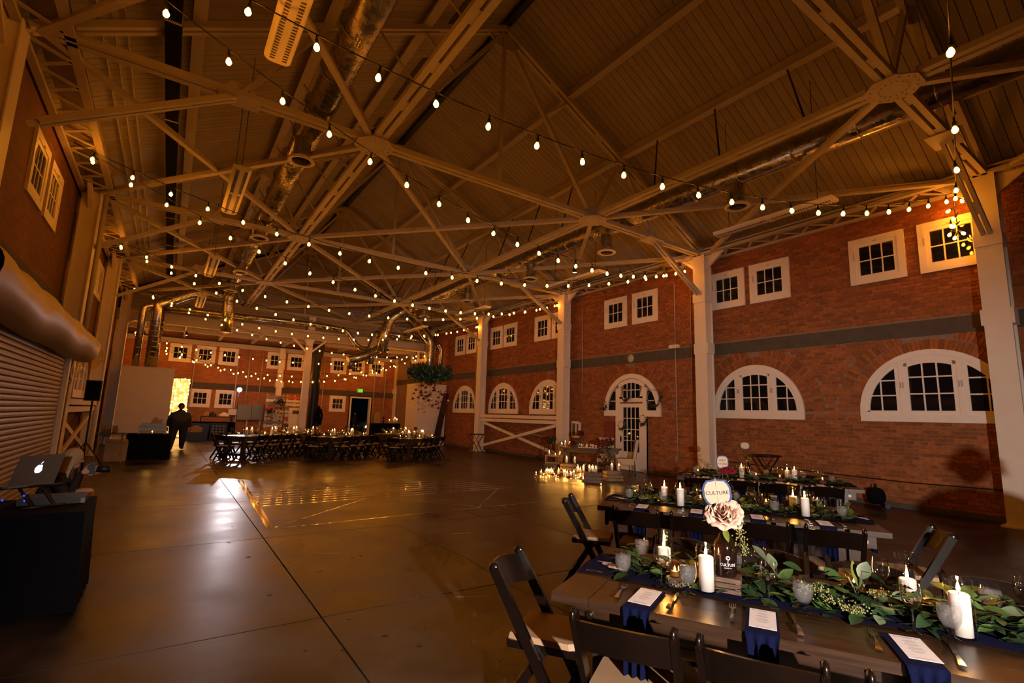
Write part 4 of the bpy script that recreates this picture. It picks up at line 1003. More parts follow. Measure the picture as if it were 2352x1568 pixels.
def runner(T, x0, x1, label, yc=.60, w=.46):
    mb = MB()
    def f(u, v): return Vector((x0+(x1-x0)*u, yc+(v-.5)*w+.02*math.sin(u*14)+.012*math.sin(u*31+v*3), .004+.006*abs(math.sin(u*23+v*4))))
    mb.grid(f, 50, 8); return obj('table_runner', mb, 'navy', loc=T.p(0, 0), rz=T.rz, label=label, cat='table runner')
G1 = garland(T1, .20, 2.42, 260, 'loose green leaf garland along the nearest table', seeds=[(1.22, .42, .06), (1.30, .38, .05), (1.18, .47, .09), (1.42, .50, .10), (1.34, .44, .03), (.56, .40, .02)], lift=.12)
G2 = garland(T2, .22, 2.38, 190, 'loose green leaf garland along the middle near table', seeds=[(.42, .40, .05), (1.32, .42, .05), (1.42, .46, .05)])
G3 = garland(T3, .25, 2.40, 170, 'loose green leaf garland along the table by the brick wall')
runner(T1, -.0, 2.49, 'navy cloth runner under the greenery of the nearest table'); runner(T2, .0, 2.49, 'navy cloth runner under the greenery of the middle near table'); runner(T3, .0, 2.54, 'navy cloth runner under the greenery of the table by the brick wall')
# tall leaf sprigs on the nearest table
def sprig(T, x, y, pts, leaves, label):
    t = thing('leaf_sprig', label, 'leaf sprig', T.p(x, y), T.rz)
    obj('stem', MB().tube(pts, .003, 5), 'stem', t)
    for (p, e, k, s) in leaves:
        o = obj('leaf', LEAVES[k], None, t, loc=p); o.rotation_euler = e; o.scale = (s, s, s)
sprig(T1, 1.02, .56, [(0, 0, .02), (.0, .0, .10), (-.05, .0, .17), (-.11, 0, .19)], [((-.02, 0, .13), (.9, .3, .6), 2, 1.3), ((-.05, 0, .17), (.9, -.2, 1.3), 2, 1.3), ((-.11, 0, .19), (.3, .2, 1.6), 2, 1.5), ((0, 0, .08), (.8, .4, -.8), 4, 1.2)], 'tall pale eucalyptus sprig rising left of the upturned goblet')
sprig(T1, 1.36, .62, [(0, 0, .02), (.01, 0, .10), (.03, .01, .17)], [((0, 0, .05), (1.2, .2, 1.2), 2, 1.3), ((.01, 0, .09), (1.2, .1, .4), 3, 1.4), ((.02, 0, .13), (1.3, .3, -.3), 2, 1.3), ((.03, .01, .1), (1.0, -.3, -1.0), 2, 1.2)], 'upright pale leaf sprig in the middle of the nearest table')
sprig(T1, 1.76, .74, [(0, 0, .02), (.0, 0, .12)], [((0, 0, .10), (.3, .1, -1.0), 3, 1.8), ((0, 0, .10), (.2, -.2, .4), 3, 1.6), ((0, 0, .06), (.1, .1, 1.8), 3, 1.5)], 'large bright green leaves behind the nearest tall candle')
# settings
TN = {id(T1): 'nearest table', id(T2): 'middle near table', id(T3): 'table by brick wall'}
for T in (T1, T2, T3):
    tn = TN[id(T)]
    for k, x in enumerate(SX):
        lab = '%s place from left, camera side, %s' % (ORD[k], tn)
        j = lambda a=.012: random.uniform(-a, a)
        rot = T.rz+(0.0 if T is not T1 else (-.05, .02, .10, .1)[k])
        place('napkin', NAPK_L if T is T1 else NAPK, 'hanging navy napkin, %s' % lab, 'napkin', T.p(x, 0, .7615), rot, 'navy napkins')
        place('menu_card', MENU if T is T1 else CARD, 'white menu card, %s' % lab, 'menu card', T.p(x, .175, .7655), rot, 'menu cards')
        place('fork', FORK, 'silver fork, %s' % lab, 'fork', T.p(x-.125, .19, .7605), T.rz+j(.1), 'forks', 1.22)
        place('knife', KNIFE, 'silver knife, %s' % lab, 'knife', T.p(x+.13, .19, .7605), T.rz+j(.15), 'knives', 1.22)
        gx, gy = (x+.17, .36) if k else (x+.19, .345)
        place('water_goblet', GOB, 'ice water goblet, %s' % lab, 'goblet', T.p(gx+j(), gy+j(), .765), random.random()*6, 'water goblets')
        place('wine_glass', WINE, 'empty wine glass, %s' % lab, 'wine glass', T.p(x+.03+j(), .375+j(), .765), random.random()*6, 'wine glasses')
        if k < 4:
            lab2 = '%s place from left, far side, %s' % (ORD[k], tn)
            xx = x+.02
            place('menu_card', CARD, 'white menu card, %s' % lab2, 'menu card', T.p(xx, T.W-.19, .7655), T.rz+PI, 'menu cards')
            place('napkin', NAPK, 'hanging navy napkin, %s' % lab2, 'napkin', T.p(xx, T.W, .7615), T.rz+PI, 'navy napkins')
            place('water_goblet', GOB, 'ice water goblet, %s' % lab2, 'goblet', T.p(xx-.17+j(), T.W-.30+j(), .765), 0, 'water goblets')
            place('wine_glass', WINE, 'empty wine glass, %s' % lab2, 'wine glass', T.p(xx-.03+j(), T.W-.27+j(), .765), 0, 'wine glasses')
            if T is not T3: place('fork', FORK, 'silver fork, %s' % lab2, 'fork', T.p(xx+.125, T.W-.19, .7605), T.rz+PI, 'forks')
    # end settings
    place('menu_card', MENU if T is T1 else CARD, 'white menu card lying across the left end of the %s' % tn, 'menu card', T.p(.12, .60, .7655), T.rz-PI/2+.05, 'menu cards')
    place('napkin', NAPK, 'navy napkin at the left end of the %s' % tn, 'napkin', T.p(.0, .60, .7615), T.rz-PI/2, 'navy napkins')
    place('knife', KNIFE, 'knife at the left end of the %s' % tn, 'knife', T.p(.14, .42, .7605), T.rz-PI/2, 'knives')
    place('fork', FORK, 'fork at the left end of the %s' % tn, 'fork', T.p(.16, .76, .7605), T.rz-PI/2, 'forks')
    place('water_goblet', GOB, 'goblet of ice water at the left end of the %s' % tn, 'goblet', T.p(.265, .38, .7605), 0, 'water goblets')
    if T is not T3:
        place('menu_card', CARD, 'white menu card lying across the right end of the %s' % tn, 'menu card', T.p(T.L-.13, .66, .7655), T.rz+PI/2, 'menu cards')
        place('napkin', NAPK, 'navy napkin at the right end of the %s' % tn, 'napkin', T.p(T.L, .66, .7615), T.rz+PI/2, 'navy napkins')
for T, L_ in ((T1, [(.69, .415, .175, 'at left front'), (.44, .62, .14, 'at left rear'), (1.70, .415, .175, 'at right front'), (1.60, .83, .11, 'at right rear')]),
              (T2, [(.79, .37, .175, 'at left front'), (.60, .74, .14, 'at left rear'), (1.93, .42, .175, 'at right front'), (1.88, .80, .14, 'at right rear')]),
              (T3, [(.97, .45, .175, 'at left front'), (.74, .80, .14, 'at left rear'), (1.74, .56, .175, 'at right front'), (1.66, .82, .14, 'at right rear')])):
    for x, y, h, nm in L_:
        place('pillar_candle', PILLAR[h], 'lit white pillar candle %s of the %s' % (nm, TN[id(T)]), 'candle', T.p(x, y, .768), 0, 'pillar candles on the near tables')
for T, L_ in ((T1, [(.53, .43), (1.36, .72), (2.1, .45)]), (T2, [(.98, .62), (.28, .72), (1.62, .74)]), (T3, [(.30, .45), (1.18, .42), (1.52, .40), (2.1, .42)])):
    for k, (x, y) in enumerate(L_):
        w = '%s votive from the left on the %s' % (ORD[k], TN[id(T)])
        place('wood_slice', SLICE, 'round wood slice under the %s' % w, 'wood slice', T.p(x, y, .768), random.random()*6, 'wood slices')
        place('votive_candle', VOTIVE, 'small lit glass candle, %s' % w, 'votive', T.p(x, y, .8092), 0, 'votive candles on the near tables')
# ---------------------------------------------------------------- flowers, bottles, signs
def rose_mb(R=.08, layers=5, seed=1):
    rnd = random.Random(seed); mb = MB()
    for L_ in range(layers):
        n = 3+L_; rr = R*(.14+.80*L_/(layers-1)); h = R*(.95-.09*L_); flare = .12+.5*L_/(layers-1)
        for k in range(n):
            a0 = 2*PI*k/n+L_*.7+rnd.uniform(-.15, .15); span = 2*PI/n*1.45; ph = rnd.uniform(-.1, .1)
            def f(u, v, a0=a0, rr=rr, h=h, span=span, flare=flare, ph=ph):
                a = a0+(u-.5)*span*(1-.35*v*v); r = rr*(.35+.65*math.sin(min(1, v*1.15)*PI/2))*(1+flare*max(0, v-.6))+.004*math.sin(u*9)
                z = -R*.45+v*h*1.25*(1-.25*(2*u-1)**2)-flare*R*.9*max(0, v-.72)**1.2*2+ph*R*.3
                return Vector((r*math.cos(a), r*math.sin(a), z))
            mb.grid(f, 7, 6)
    return mb
def dirq(v): return Vector(v).to_track_quat('Z', 'Y').to_euler()
BLUSH = rose_mb(.078, 6, 3).mesh('rose'); BLUSH.materials.append(MATS['rose_blush'])
REDR = rose_mb(.045, 4, 5).mesh('rose'); REDR.materials.append(MATS['rose_red'])
WHITER = rose_mb(.040, 4, 6).mesh('rose'); WHITER.materials.append(MATS['rose_white'])
def bracket_shape(w, h):
    pts = []; r = .028*w/.13
    for sx, sy in ((1, 1), (-1, 1), (-1, -1), (1, -1)):
        cx, cy_ = sx*(w/2-r), sy*(h/2-r)
        if sx*sy > 0: seq = [(sx*(w/2), cy_-sy*r*.6), (sx*(w/2-r*.3), cy_+sy*r*.1), (cx+sx*r*.2, cy_+sy*r*.7), (cx-sx*r*.4, sy*h/2-sy*r*.25), (cx-sx*r*1.4, sy*h/2-sy*r*.1)]
        else: seq = [(cx-sx*r*1.4, sy*h/2-sy*r*.1), (cx-sx*r*.4, sy*h/2-sy*r*.25), (cx+sx*r*.2, cy_+sy*r*.7), (sx*(w/2-r*.3), cy_+sy*r*.1), (sx*(w/2), cy_-sy*r*.6)]
        pts += seq
        if sx > 0 and sy > 0: pts.append((0, h/2+r*.35))
        if sx < 0 and sy < 0: pts.append((0, -h/2-r*.35))
    return pts
def fan(poly, d0, d1):
    n = len(poly); mb = MB()
    mb.add([(a, -d0, b) for a, b in poly]+[(a, -d1, b) for a, b in poly]+[(0, -d0, 0), (0, -d1, 0)], [(i, (i+1) % n, n+(i+1) % n, n+i) for i in range(n)]+[(2*n, (i+1) % n, i) for i in range(n)]+[(2*n+1, n+i, n+(i+1) % n) for i in range(n)])
    return mb
def sign(parent, p, size, lines, yaw, tilt=0):
    e = bpy.data.objects.new('name_card', None)
    w, h = size; fz = lambda a, b, d: (a, -d, b)
    card = obj('name_card', fan(bracket_shape(w, h), .0035, .006), 'cream_card', parent, loc=p); card.rotation_euler = (0, tilt, yaw)
    obj('blue_border', fan(bracket_shape(w*1.16, h*1.14), .0, .003), 'blue_edge', card)
    for k, (tx, sz, dz) in enumerate(lines):
        m = text_mb(tx, sz, .0004); xf(m, Matrix.Translation((0, -.0068, dz)) @ Matrix.Rotation(PI/2, 4, 'X')); obj('lettering', m, 'black_ink', card)
    obj('stick', MB().tube([(0, .002, -h/2), (0, .01, -h/2-.14)], .003, 5), 'stem', card)
    bpy.data.objects.remove(e)
BOT = [(.001, .0), (.054, .0), (.057, .006), (.057, .135), (.052, .160), (.034, .190), (.021, .212), (.019, .245), (.022, .25), (.022, .262), (.016, .264)]
def growler(loc, label, yaw, marks):
    t = thing('growler_bottle', label, 'bottle', loc, yaw)
    obj('bottle_body', MB().lathe(BOT, 22), 'amber_bottle', t)
    for tx, sz, z in marks:
        m = text_mb(tx, sz, 0); m.v = [(.0578*math.sin(p[0]/.0578), -.0578*math.cos(p[0]/.0578), z+p[1]) for p in m.v]; obj('printed_mark', m, 'white_ink', t)
    return t
camyaw = lambda p: math.atan2(p.y, p.x)-PI/2           # turns local -Y towards the camera
# nearest table
P = T1.p(.775, .50, .7685)
t = thing('wood_riser', 'small stacked wood block under the dark bottle on the nearest table', 'riser', P, T1.rz)
for k in range(3): obj('board', MB().bb((-.075, -.06, .0265*k), (.075, .06, .0265*k+.020)), 'block_wood', t)
obj('batten', MB().bb((-.07, -.05, .020), (-.05, .05, .0265)).bb((.05, -.05, .020), (.07, .05, .0265)).bb((-.07, -.05, .0465), (-.05, .05, .053)).bb((.05, -.05, .0465), (.07, .05, .053)), 'block_wood', t)
P = T1.p(.775, .50, .843); yw = camyaw(P)
b = growler(P, 'dark amber bottle with white print holding a blush rose, nearest table', yw+.25, [('CULTURE', .019, .062), ('O', .030, .095), ('C', .016, .095), ('BREWING CO.', .006, .047)])
fl_ = thing('rose_bouquet', 'large blush rose with green sprigs in the dark bottle on nearest table', 'flower', P+Vector((0, 0, .262)), yw)
o = obj('rose', BLUSH, None, fl_, loc=(0, -.015, .055)); o.rotation_euler = dirq((-.1, -.75, .65)); o.scale = (1.05, 1.05, 1.05)
o = obj('rose', BLUSH, None, fl_, loc=(.062, .0, .035)); o.rotation_euler = dirq((.75, -.45, .3)); o.scale = (.7, .7, .7)
for p, e, k, s in [((.02, -.03, .0), (.2, .2, -1.5), 2, 1.2), ((0, -.02, -.02), (-.8, .3, PI), 3, .9), ((-.03, 0, .01), (.0, .4, 1.7), 3, .9), ((.03, .0, .02), (.4, 0, -1.0), 2, 1.0)]:
    o = obj('leaf', LEAVES[k], None, fl_, loc=p); o.rotation_euler = e; o.scale = (s, s, s)
mb = MB()
for k in range(150):
    q = random.random(); mb.ball((.05+.055*q+random.gauss(0, .014), -.02+random.gauss(0, .014), .02-.17*q+random.gauss(0, .012)), random.uniform(.003, .005), 6, 4)
obj('seed_cluster', mb, 'seed', fl_, kind='stuff')
obj('stalk', MB().tube([(0, 0, -.05), (.0, -.005, .03)], .004, 5).tube([(0, 0, -.03), (.05, -.01, .02), (.1, -.02, -.13)], .003, 5), 'stem', fl_)
sg_t = thing('table_sign', 'blue edged name card reading CULTURE above the blush rose', 'sign', P+Vector((0, .0, .262)), yw)
sign(sg_t, (-.03, .02, .15), (.125, .13), [('CULTURE', .027, -.002)], .05, -.12)
# middle near table
def solve_x(T, px, y, z):
    best = min((abs(proj(T.p(k*.01, y, z))[0]-px), k*.01) for k in range(20, 240)); return best[1]
P = T2.p(solve_x(T2, 1674, .70, .8), .70, .80); yw = camyaw(P)
t = thing('wood_riser', 'small stacked wood block under the bottle on the middle near table', 'riser', P-Vector((0, 0, .0315)), T2.rz)
for k in range(2): obj('board', MB().bb((-.075, -.06, .016*k), (.075, .06, .016*k+.014)), 'block_wood', t)
b = growler(P, 'dark amber bottle printed SAINT ARCHER on the middle near table', yw, [('SAINT', .020, .125), ('ARCHER', .018, .055), ('\u2014 \u2193 \u2014', .026, .088)])
fl_ = thing('red_posy', 'crimson flower posy in the bottle on the middle near table', 'flower', P+Vector((0, 0, .262)), yw)
for k in range(5):
    o = obj('rose', REDR, None, fl_, loc=(-.05+.026*k, -.01, .06+.018*(k % 2))); o.rotation_euler = (random.uniform(-.6, .4), random.uniform(-.6, .6), 0)
obj('stalk', MB().tube([(0, 0, -.05), (0, 0, .05)], .004, 5), 'stem', fl_)
sg_t = thing('table_sign', 'blue edged name card reading SAINT ARCHER above crimson flowers', 'sign', P+Vector((0, .0, .262)), yw)
sign(sg_t, (-.05, .02, .155), (.105, .13), [('SAINT', .027, .02), ('ARCHER', .024, -.018)], .2)
# table by the wall
P = T3.p(solve_x(T3, 1718, .62, .8), .62, .80); yw = camyaw(P)
t = thing('wood_riser', 'small stacked wood block under the bottle on the table by the wall', 'riser', P-Vector((0, 0, .0315)), T3.rz)
for k in range(2): obj('board', MB().bb((-.075, -.06, .016*k), (.075, .06, .016*k+.014)), 'block_wood', t)
growler(P, 'plain dark amber bottle with autumn sprigs on table by brick wall', yw, [])
fl_ = thing('autumn_posy', 'yellow green sprigs with dark red bits, table by brick wall', 'flower', P+Vector((0, 0, .262)), yw)
for k in range(12):
    o = obj('leaf', LEAVES[random.choice([3, 3, 0, 4])], None, fl_, loc=(random.uniform(-.06, .04), random.uniform(-.03, .03), random.uniform(-.03, .1))); o.rotation_euler = (random.uniform(-.6, .8), random.uniform(-.6, .6), random.uniform(0, 6.3))
for k in range(3): o = obj('rose', REDR, None, fl_, loc=(-.05+.03*k, -.02, .12)); o.scale = (.5, .5, .5)
obj('stalk', MB().tube([(0, 0, -.05), (0, 0, .1)], .004, 5).tube([(.03, 0, .1), (.1, 0, .2), (.16, 0, .17)], .003, 5).tube([(-.06, 0, .13), (-.10, 0, .19), (-.15, 0, .15)], .003, 5), 'stem', fl_)
sg_t = thing('table_sign', 'blue edged name card over autumn sprigs on table by brick wall', 'sign', P+Vector((0, .0, .262)), yw)
sign(sg_t, (-.03, .02, .22), (.13, .11), [], -.15)
# folding tray stand against the wall
t = thing('tray_stand', 'round black tray on folding legs against the brick wall', 'tray stand', (12.25, 6.65, 0))
obj('tray', MB().lathe([(.001, .88), (.30, .88), (.34, .915), (.33, .915), (.29, .892), (.001, .892)], 20), 'black_metal', t)
for s in (-1, 1): obj('leg', MB().beam((s*.02, -.28*s, .0), (s*.02, .28*s, .87), .03, .03), 'black_metal', t); obj('leg', MB().beam((s*.2, -.28, .0), (s*.2, .28, .87), .025, .025), 'silver', t)
BP = at(2014, 1164, 2, 0)
t = thing('equipment_bag', 'black wheeled bag on the floor beyond right end of the wall table', 'bag', BP, .5)
mb = MB(); mb.grid(lambda u, v: Vector((.24*max(-1, min(1, 1.25*math.cos(2*PI*u)))*(math.sin(PI*v)**.25), .15*max(-1, min(1, 1.25*math.sin(2*PI*u)))*(math.sin(PI*v)**.25), .05+.36*v)), 24, 10); obj('bag_body', mb, 'black_cloth', t)
obj('handle', MB().tube([(-.1, 0, .40), (-.08, 0, .46), (.08, 0, .46), (.1, 0, .40)], .012, 6), 'black_cloth', t)
for s_ in (-1, 1): obj('wheel', MB().tube([(s_*.19, -.16, .05), (s_*.15, -.16, .05)], .05, 12), 'black_metal', t)
# ---------------------------------------------------------------- head table with its candles
RF = Vector((11.55, 10.85)); HU = Vector((.62, -.785)); HT = Tab(RF-HU*1.85, HU, 1.85, .76)
farm_table(HT.o, HT.u, 1.85, 'dark plank head table for two below the glazed door wreaths', .76)
def parsons(p, rz, label):
    t = thing('upholstered_chair', label, 'chair', (p[0], p[1], 0), rz, 'cream upholstered chairs')
    mb = MB(); mb.grid(lambda u, v: Vector(((u-.5)*.50, -.26-.10*v+.02*math.cos(u*PI*2), .44+.62*v)), 8, 8); mb.grid(lambda u, v: Vector(((.5-u)*.50, -.18-.10*v+.02*math.cos(u*PI*2), .44+.62*v)), 8, 8)
    mb.grid(lambda u, v: Vector(((u-.5)*.50, -.36+.02*math.cos(u*PI*2)+.08*v, 1.06)), 8, 1)
    for s in (-1, 1): mb.grid(lambda u, v, s=s: Vector((s*.25, -.26-.10*v-.02+.08*(u if s > 0 else 1-u), .44+.62*v)), 1, 8)
    obj('backrest', mb, 'cream_cloth', t); obj('seat', MB().bb((-.25, -.24, .30), (.25, .26, .48)), 'cream_cloth', t)
    for x in (-.22, .22):
        for y in (-.26, .23): obj('leg', MB().beam((x, y*.9, .30), (x, y, 0), .035, .035), 'dark_wood', t)
a = at(1424, 1086, 2, 0); parsons((12.02, 11.0), .668, 'cream upholstered chair at the right end of the head table')
parsons(HT.p(1.3, 1.06).xy, HT.rz+PI, 'cream upholstered chair behind the middle of the head table')
m = text_mb('Mr & Mrs', .15, .010); xf(m, Matrix.Rotation(PI/2, 4, 'X') @ Matrix.Shear('XZ', 4, (.0, .0)))
t = thing('letter_sign', 'white script letter sign reading Mr and Mrs on the head table', 'sign', HT.p(.86, .08, .835), HT.rz)
m.v = [(p[0]+.25*p[2], p[1], p[2]) for p in m.v]
obj('letters', m, 'white_ink', t); obj('sign_base', MB().bb((-.30, -.03, -.0745), (.32, .03, -.055)), 'white_ink', t)
def arrangement(p, label, R, n, nl, drop=0, rz=0, red=.8, tall=0):
    t = thing('flower_arrangement', label, 'flowers', p, rz)
    obj('stems', MB().tube([(0, 0, -tall), (0, 0, R*.6)], .02, 6), 'leaf_dark', t)
    for k in range(n):
        d = Vector((random.gauss(0, 1), random.gauss(0, 1), random.gauss(0, .8))).normalized()*R*random.uniform(.6, 1.05); d.z = abs(d.z)*.8 if random.random() > drop else -abs(d.z)*2.2
        o = obj('rose', REDR, None, t, loc=d+Vector((0, 0, R*.3))); o.rotation_euler = dirq(d+Vector((0, 0, .01))); s = random.uniform(.8, 1.5); o.scale = (s, s, s)
    mb = {}
    for k in range(nl):
        d = Vector((random.gauss(0, 1), random.gauss(0, 1), random.gauss(0, .8))).normalized()*R*random.uniform(.4, 1.25); d.z = abs(d.z)*.7 if random.random() > drop else -abs(d.z)*2.6
        me = LEAVES[random.choice([1, 1, 5, 0, 4])]; M = Matrix.Translation(d+Vector((0, 0, R*.2))) @ dirq(d).to_matrix().to_4x4() @ Euler((-PI/2+random.uniform(-.5, .5), 0, random.uniform(0, 6))).to_matrix().to_4x4() @ Matrix.Scale(1.3, 4)
        mb.setdefault(me.materials[0].name, MB()).add([M @ v.co for v in me.vertices], [tuple(q.vertices) for q in me.polygons], True)
    for m_, b_ in mb.items(): obj('foliage', b_, m_, t, kind='stuff')
    return t
arrangement(HT.p(1.42, .02, .84), 'large red rose and leaf arrangement cascading over the head table front', .26, 26, 150, .45)
arrangement(HT.p(.40, .10, .80), 'low red flower bunch beside the amber candle on head table', .15, 10, 50, .2)
arrangement(HT.p(.55, .45, 1.12), 'tall vase of deep red flowers at back of the head table', .14, 8, 60, 0, tall=.36)
g3 = lambda px, py, z: at(px, py, 2, z)
P = g3(1264, 1063, 0)
t = thing('flower_pedestal', 'clear thin legged pedestal left of the head table', 'pedestal', P)
for x in (-.17, .17):
    for y in (-.17, .17): obj('leg', MB().beam((x, y, 0), (x, y, .70), .02, .02), 'silver', t)
obj('top', MB().bb((-.19, -.19, .70), (.19, .19, .72)), 'glass', t)
arrangement(P+Vector((0, 0, .78)), 'dark red flower mound on the clear pedestal', .22, 16, 90, .15)
arrangement(P+Vector((-.35, -.3, .10)), 'low red and green flowers on floor beside pedestal', .16, 6, 60, 0)
def crate(p, rz, size, label, m='pale_wood', slats=3, openf=True):
    w, d, h = size; t = thing('wooden_crate', label, 'crate', p, rz)
    sh = h/slats
    for k in range(slats):
        for s in (-1, 1): obj('slat', MB().bb((-w/2, s*d/2-.008, k*sh+.008), (w/2, s*d/2+.008, (k+1)*sh-.012)), m, t)
        for s in (-1, 1): obj('slat', MB().bb((s*w/2-.008, -d/2+.008, k*sh+.008), (s*w/2+.008, d/2-.008, (k+1)*sh-.012)), m, t)
    for k in range(4): obj('slat', MB().bb((-w/2+.01, -d/2+.01+k*(d-.02)/4, h-.012), (w/2-.01, -d/2+.01+(k+.9)*(d-.02)/4, h)), m, t)
    return t
cr1 = g3(1362, 1108, 0); crate(cr1, HT.rz+.15, (.46, .34, .26), 'dark slatted wooden crate left of the pair below the head table', 'block_wood')
cr2 = g3(1412, 1104, 0); crate(cr2+Vector((-.02, .05, 0)), HT.rz+.5, (.46, .34, .26), 'pale slatted wooden crate right of the pair below the head table')
cr3 = g3(1310, 1087, 0); crate(cr3, HT.rz, (.55, .36, .30), 'wooden crate with candles in the middle of the floor candles', 'block_wood')
cr4 = g3(1275, 1078, 0)
t = thing('open_box', 'pale open frame box holding candles left of head table', 'box', cr4+Vector((.15, .2, .18)), HT.rz)
obj('frame', MB().ring(rect(-.30, .30, 0, .26), rect(-.26, .26, .04, .22), lambda a, b, d: (a, d, b), -.14, .14), 'pale_wood', t)
crate(cr4+Vector((.15, .2, 0)), HT.rz, (.62, .32, .18), 'low wooden crate under the open frame box', 'block_wood', 2)
t = thing('star_box', 'pale wooden star shaped stand among the floor candles', 'stand', g3(1334, 1098, 0), HT.rz+.3)
obj('top', MB().prism([((.20 if k % 2 else .12)*math.cos(PI*k/5), (.20 if k % 2 else .12)*math.sin(PI*k/5)) for k in range(10)], lambda a, b, d: (a, b, d), .14, .17), 'pale_wood', t)
obj('body', MB().bb((-.11, -.11, 0), (.11, .11, .14)), 'pale_wood', t)
FLOORC = {k: candle_parts(.036, k, .046, hg) for k, hg in ((.08, .16), (.12, .20), (.16, .26))}
TEA = proto([('cup', MB().lathe([(.001, .001), (.026, .001), (.032, .055), (.030, .055), (.025, .005)], 12), 'glass'), ('candle', MB().lathe([(.024, .006), (.024, .028), (.001, .028)], 10), 'wax'), ('flame', flame_mb(.028, .006, .03), 'flame')])
Z = lambda x, y: (1180+x/5.8075, 940+y/5.8075)
def fcandles(where, rows, base=None):
    rows = sorted(rows, key=lambda r: r[0])
    for k, (zx, zy, z, kind) in enumerate(rows):
        p = g3(*Z(zx, zy), z) if base is None else base+Vector((HT.u.x*zx+HT.w.x*zy, HT.u.y*zx+HT.w.y*zy, 0)); p.z = z+.001
        pos = ORD[k]+' from left, ' if len(rows) > 1 else ''
        place('pillar_candle' if kind else 'tea_light', FLOORC[kind] if kind else TEA, 'lit %s, %s%s' % ('pillar candle in glass' if kind else 'low tea light', pos, where), 'candle', p, 0, 'candles around the head table')
fcandles('on floor by head table', [(297, 858, 0, 0), (365, 868, 0, .08), (432, 872, 0, .12), (395, 882, 0, 0), (475, 862, 0, .08), (520, 862, 0, .08), (497, 848, 0, .08), (565, 905, 0, 0), (597, 862, 0, .12), (672, 888, 0, .12), (712, 900, 0, .12), (690, 870, 0, .08), (800, 912, 0, .16), (855, 928, 0, 0), (925, 965, 0, .08), (1165, 1018, 0, 0), (540, 878, 0, 0), (450, 848, 0, .08), (760, 890, 0, .08), (830, 900, 0, 0), (890, 930, 0, .08), (915, 915, 0, .12)])
fcandles('on the middle wooden crate', [(-.12, 0, .30, .16), (.14, -.03, .30, .16)], cr3)
fcandles('on the open frame box', [(-.2, 0, .44, .08), (.16, .03, .44, .08), (.02, -.03, .44, 0)], cr4+Vector((.15, .2, 0)))
fcandles('on the star shaped stand', [(-.08, 0, .17, .12), (.08, .02, .17, .16), (.0, -.08, .17, .08)], g3(1334, 1098, 0))
fcandles('on the dark crate of the right pair', [(-.10, .02, .26, .12), (.08, -.05, .26, .12), (-.02, .08, .26, .12)], cr1)
fcandles('on the pale crate of the right pair', [(-.08, .02, .26, .16), (.12, -.02, .26, .16)], cr2)
fcandles('at left of the head table top', [(640, 492, .765, .08), (688, 486, .765, .12)])
for zx, zy, z, lab in [(748, 488, .765, 'on the head table'), (557, 790, .0, 'on the floor before the open frame box'), (980, 930, 0, 'on the floor left of the right crates')]:
    p = g3(*Z(zx, zy), z); t = thing('amber_candle', 'thick amber yellow pillar candle %s' % lab, 'candle', p)
    obj('candle', MB().lathe([(.001, 0), (.05, 0), (.05, .115), (.04, .12), (.001, .11)], 16), 'amber_wax', t); obj('flame', flame_mb(.112, .006, .03), 'flame', t)
for k, (x, y) in enumerate(((520, 872), (612, 882), (740, 905), (1000, 855), (1030, 862))):
    o = obj('rose', REDR, None, None, loc=g3(*Z(x, y), .03), label='%s loose red rose from left among the floor candles' % ORD[k], cat='rose', group='loose roses among the candles'); o.scale = (1.5, 1.5, 1.2)
t = thing('lantern', 'black wire lantern standing under the right end of head table', 'lantern', HT.p(1.55, .40, 0))
obj('base', MB().lathe([(.001, .25), (.11, .25), (.11, .27), (.001, .27)], 8), 'black_metal', t)
for k in range(8): obj('wire', MB().tube([(.10*math.cos(k*PI/4), .10*math.sin(k*PI/4), .27), (.12*math.cos(k*PI/4), .12*math.sin(k*PI/4), .42), (.05*math.cos(k*PI/4), .05*math.sin(k*PI/4), .55), (0, 0, .58)], .006, 5), 'black_metal', t)
crate(HT.p(1.55, .40, 0), HT.rz, (.3, .3, .248), 'crate under the black wire lantern', 'block_wood')
# wreaths on the glazed door
for px, py, r, fill, lab in ((1385.7, 929.6, .15, .55, 'small leafy hoop wreath at lower left of the door arch'), (1437, 906, .20, .6, 'hoop wreath with red blooms over the door transom'), (1502.6, 913, .27, .95, 'large leafy hoop wreath on right of the door arch'), (1428, 976, .14, .5, 'small hoop wreath on left of the door leaf'), (1476, 964, .15, .5, 'small hoop wreath with red bloom right on the door leaf')):
    p = at(px, py, 0, XR-.12); t = thing('hoop_wreath', lab, 'wreath', p)
    obj('hoop', MB().tube([(0, r*math.cos(2*PI*k/28), r*math.sin(2*PI*k/28)) for k in range(29)], .007, 6, False), 'pale_wood', t)
    for k in range(int(80*fill)):
        a = random.gauss(-2.2, 1.2*fill+.3); o = obj('leaf', LEAVES[random.choice([1, 5, 0])], None, t, loc=(random.uniform(-.02, .0), r*math.cos(a), r*math.sin(a))); o.rotation_euler = (random.uniform(0, 6), random.uniform(-.8, .8), random.uniform(PI/2-.6, PI/2+.6)); o.scale = (.9, .9, .9)
    for k in range(2 if 'red' in lab else 1):
        o = obj('rose', REDR, None, t, loc=(-.03, r*math.cos(-1.9+k*.5), r*math.sin(-1.9+k*.5))); o.rotation_euler = (0, -PI/2, 0); o.scale = (.9, .9, .9)
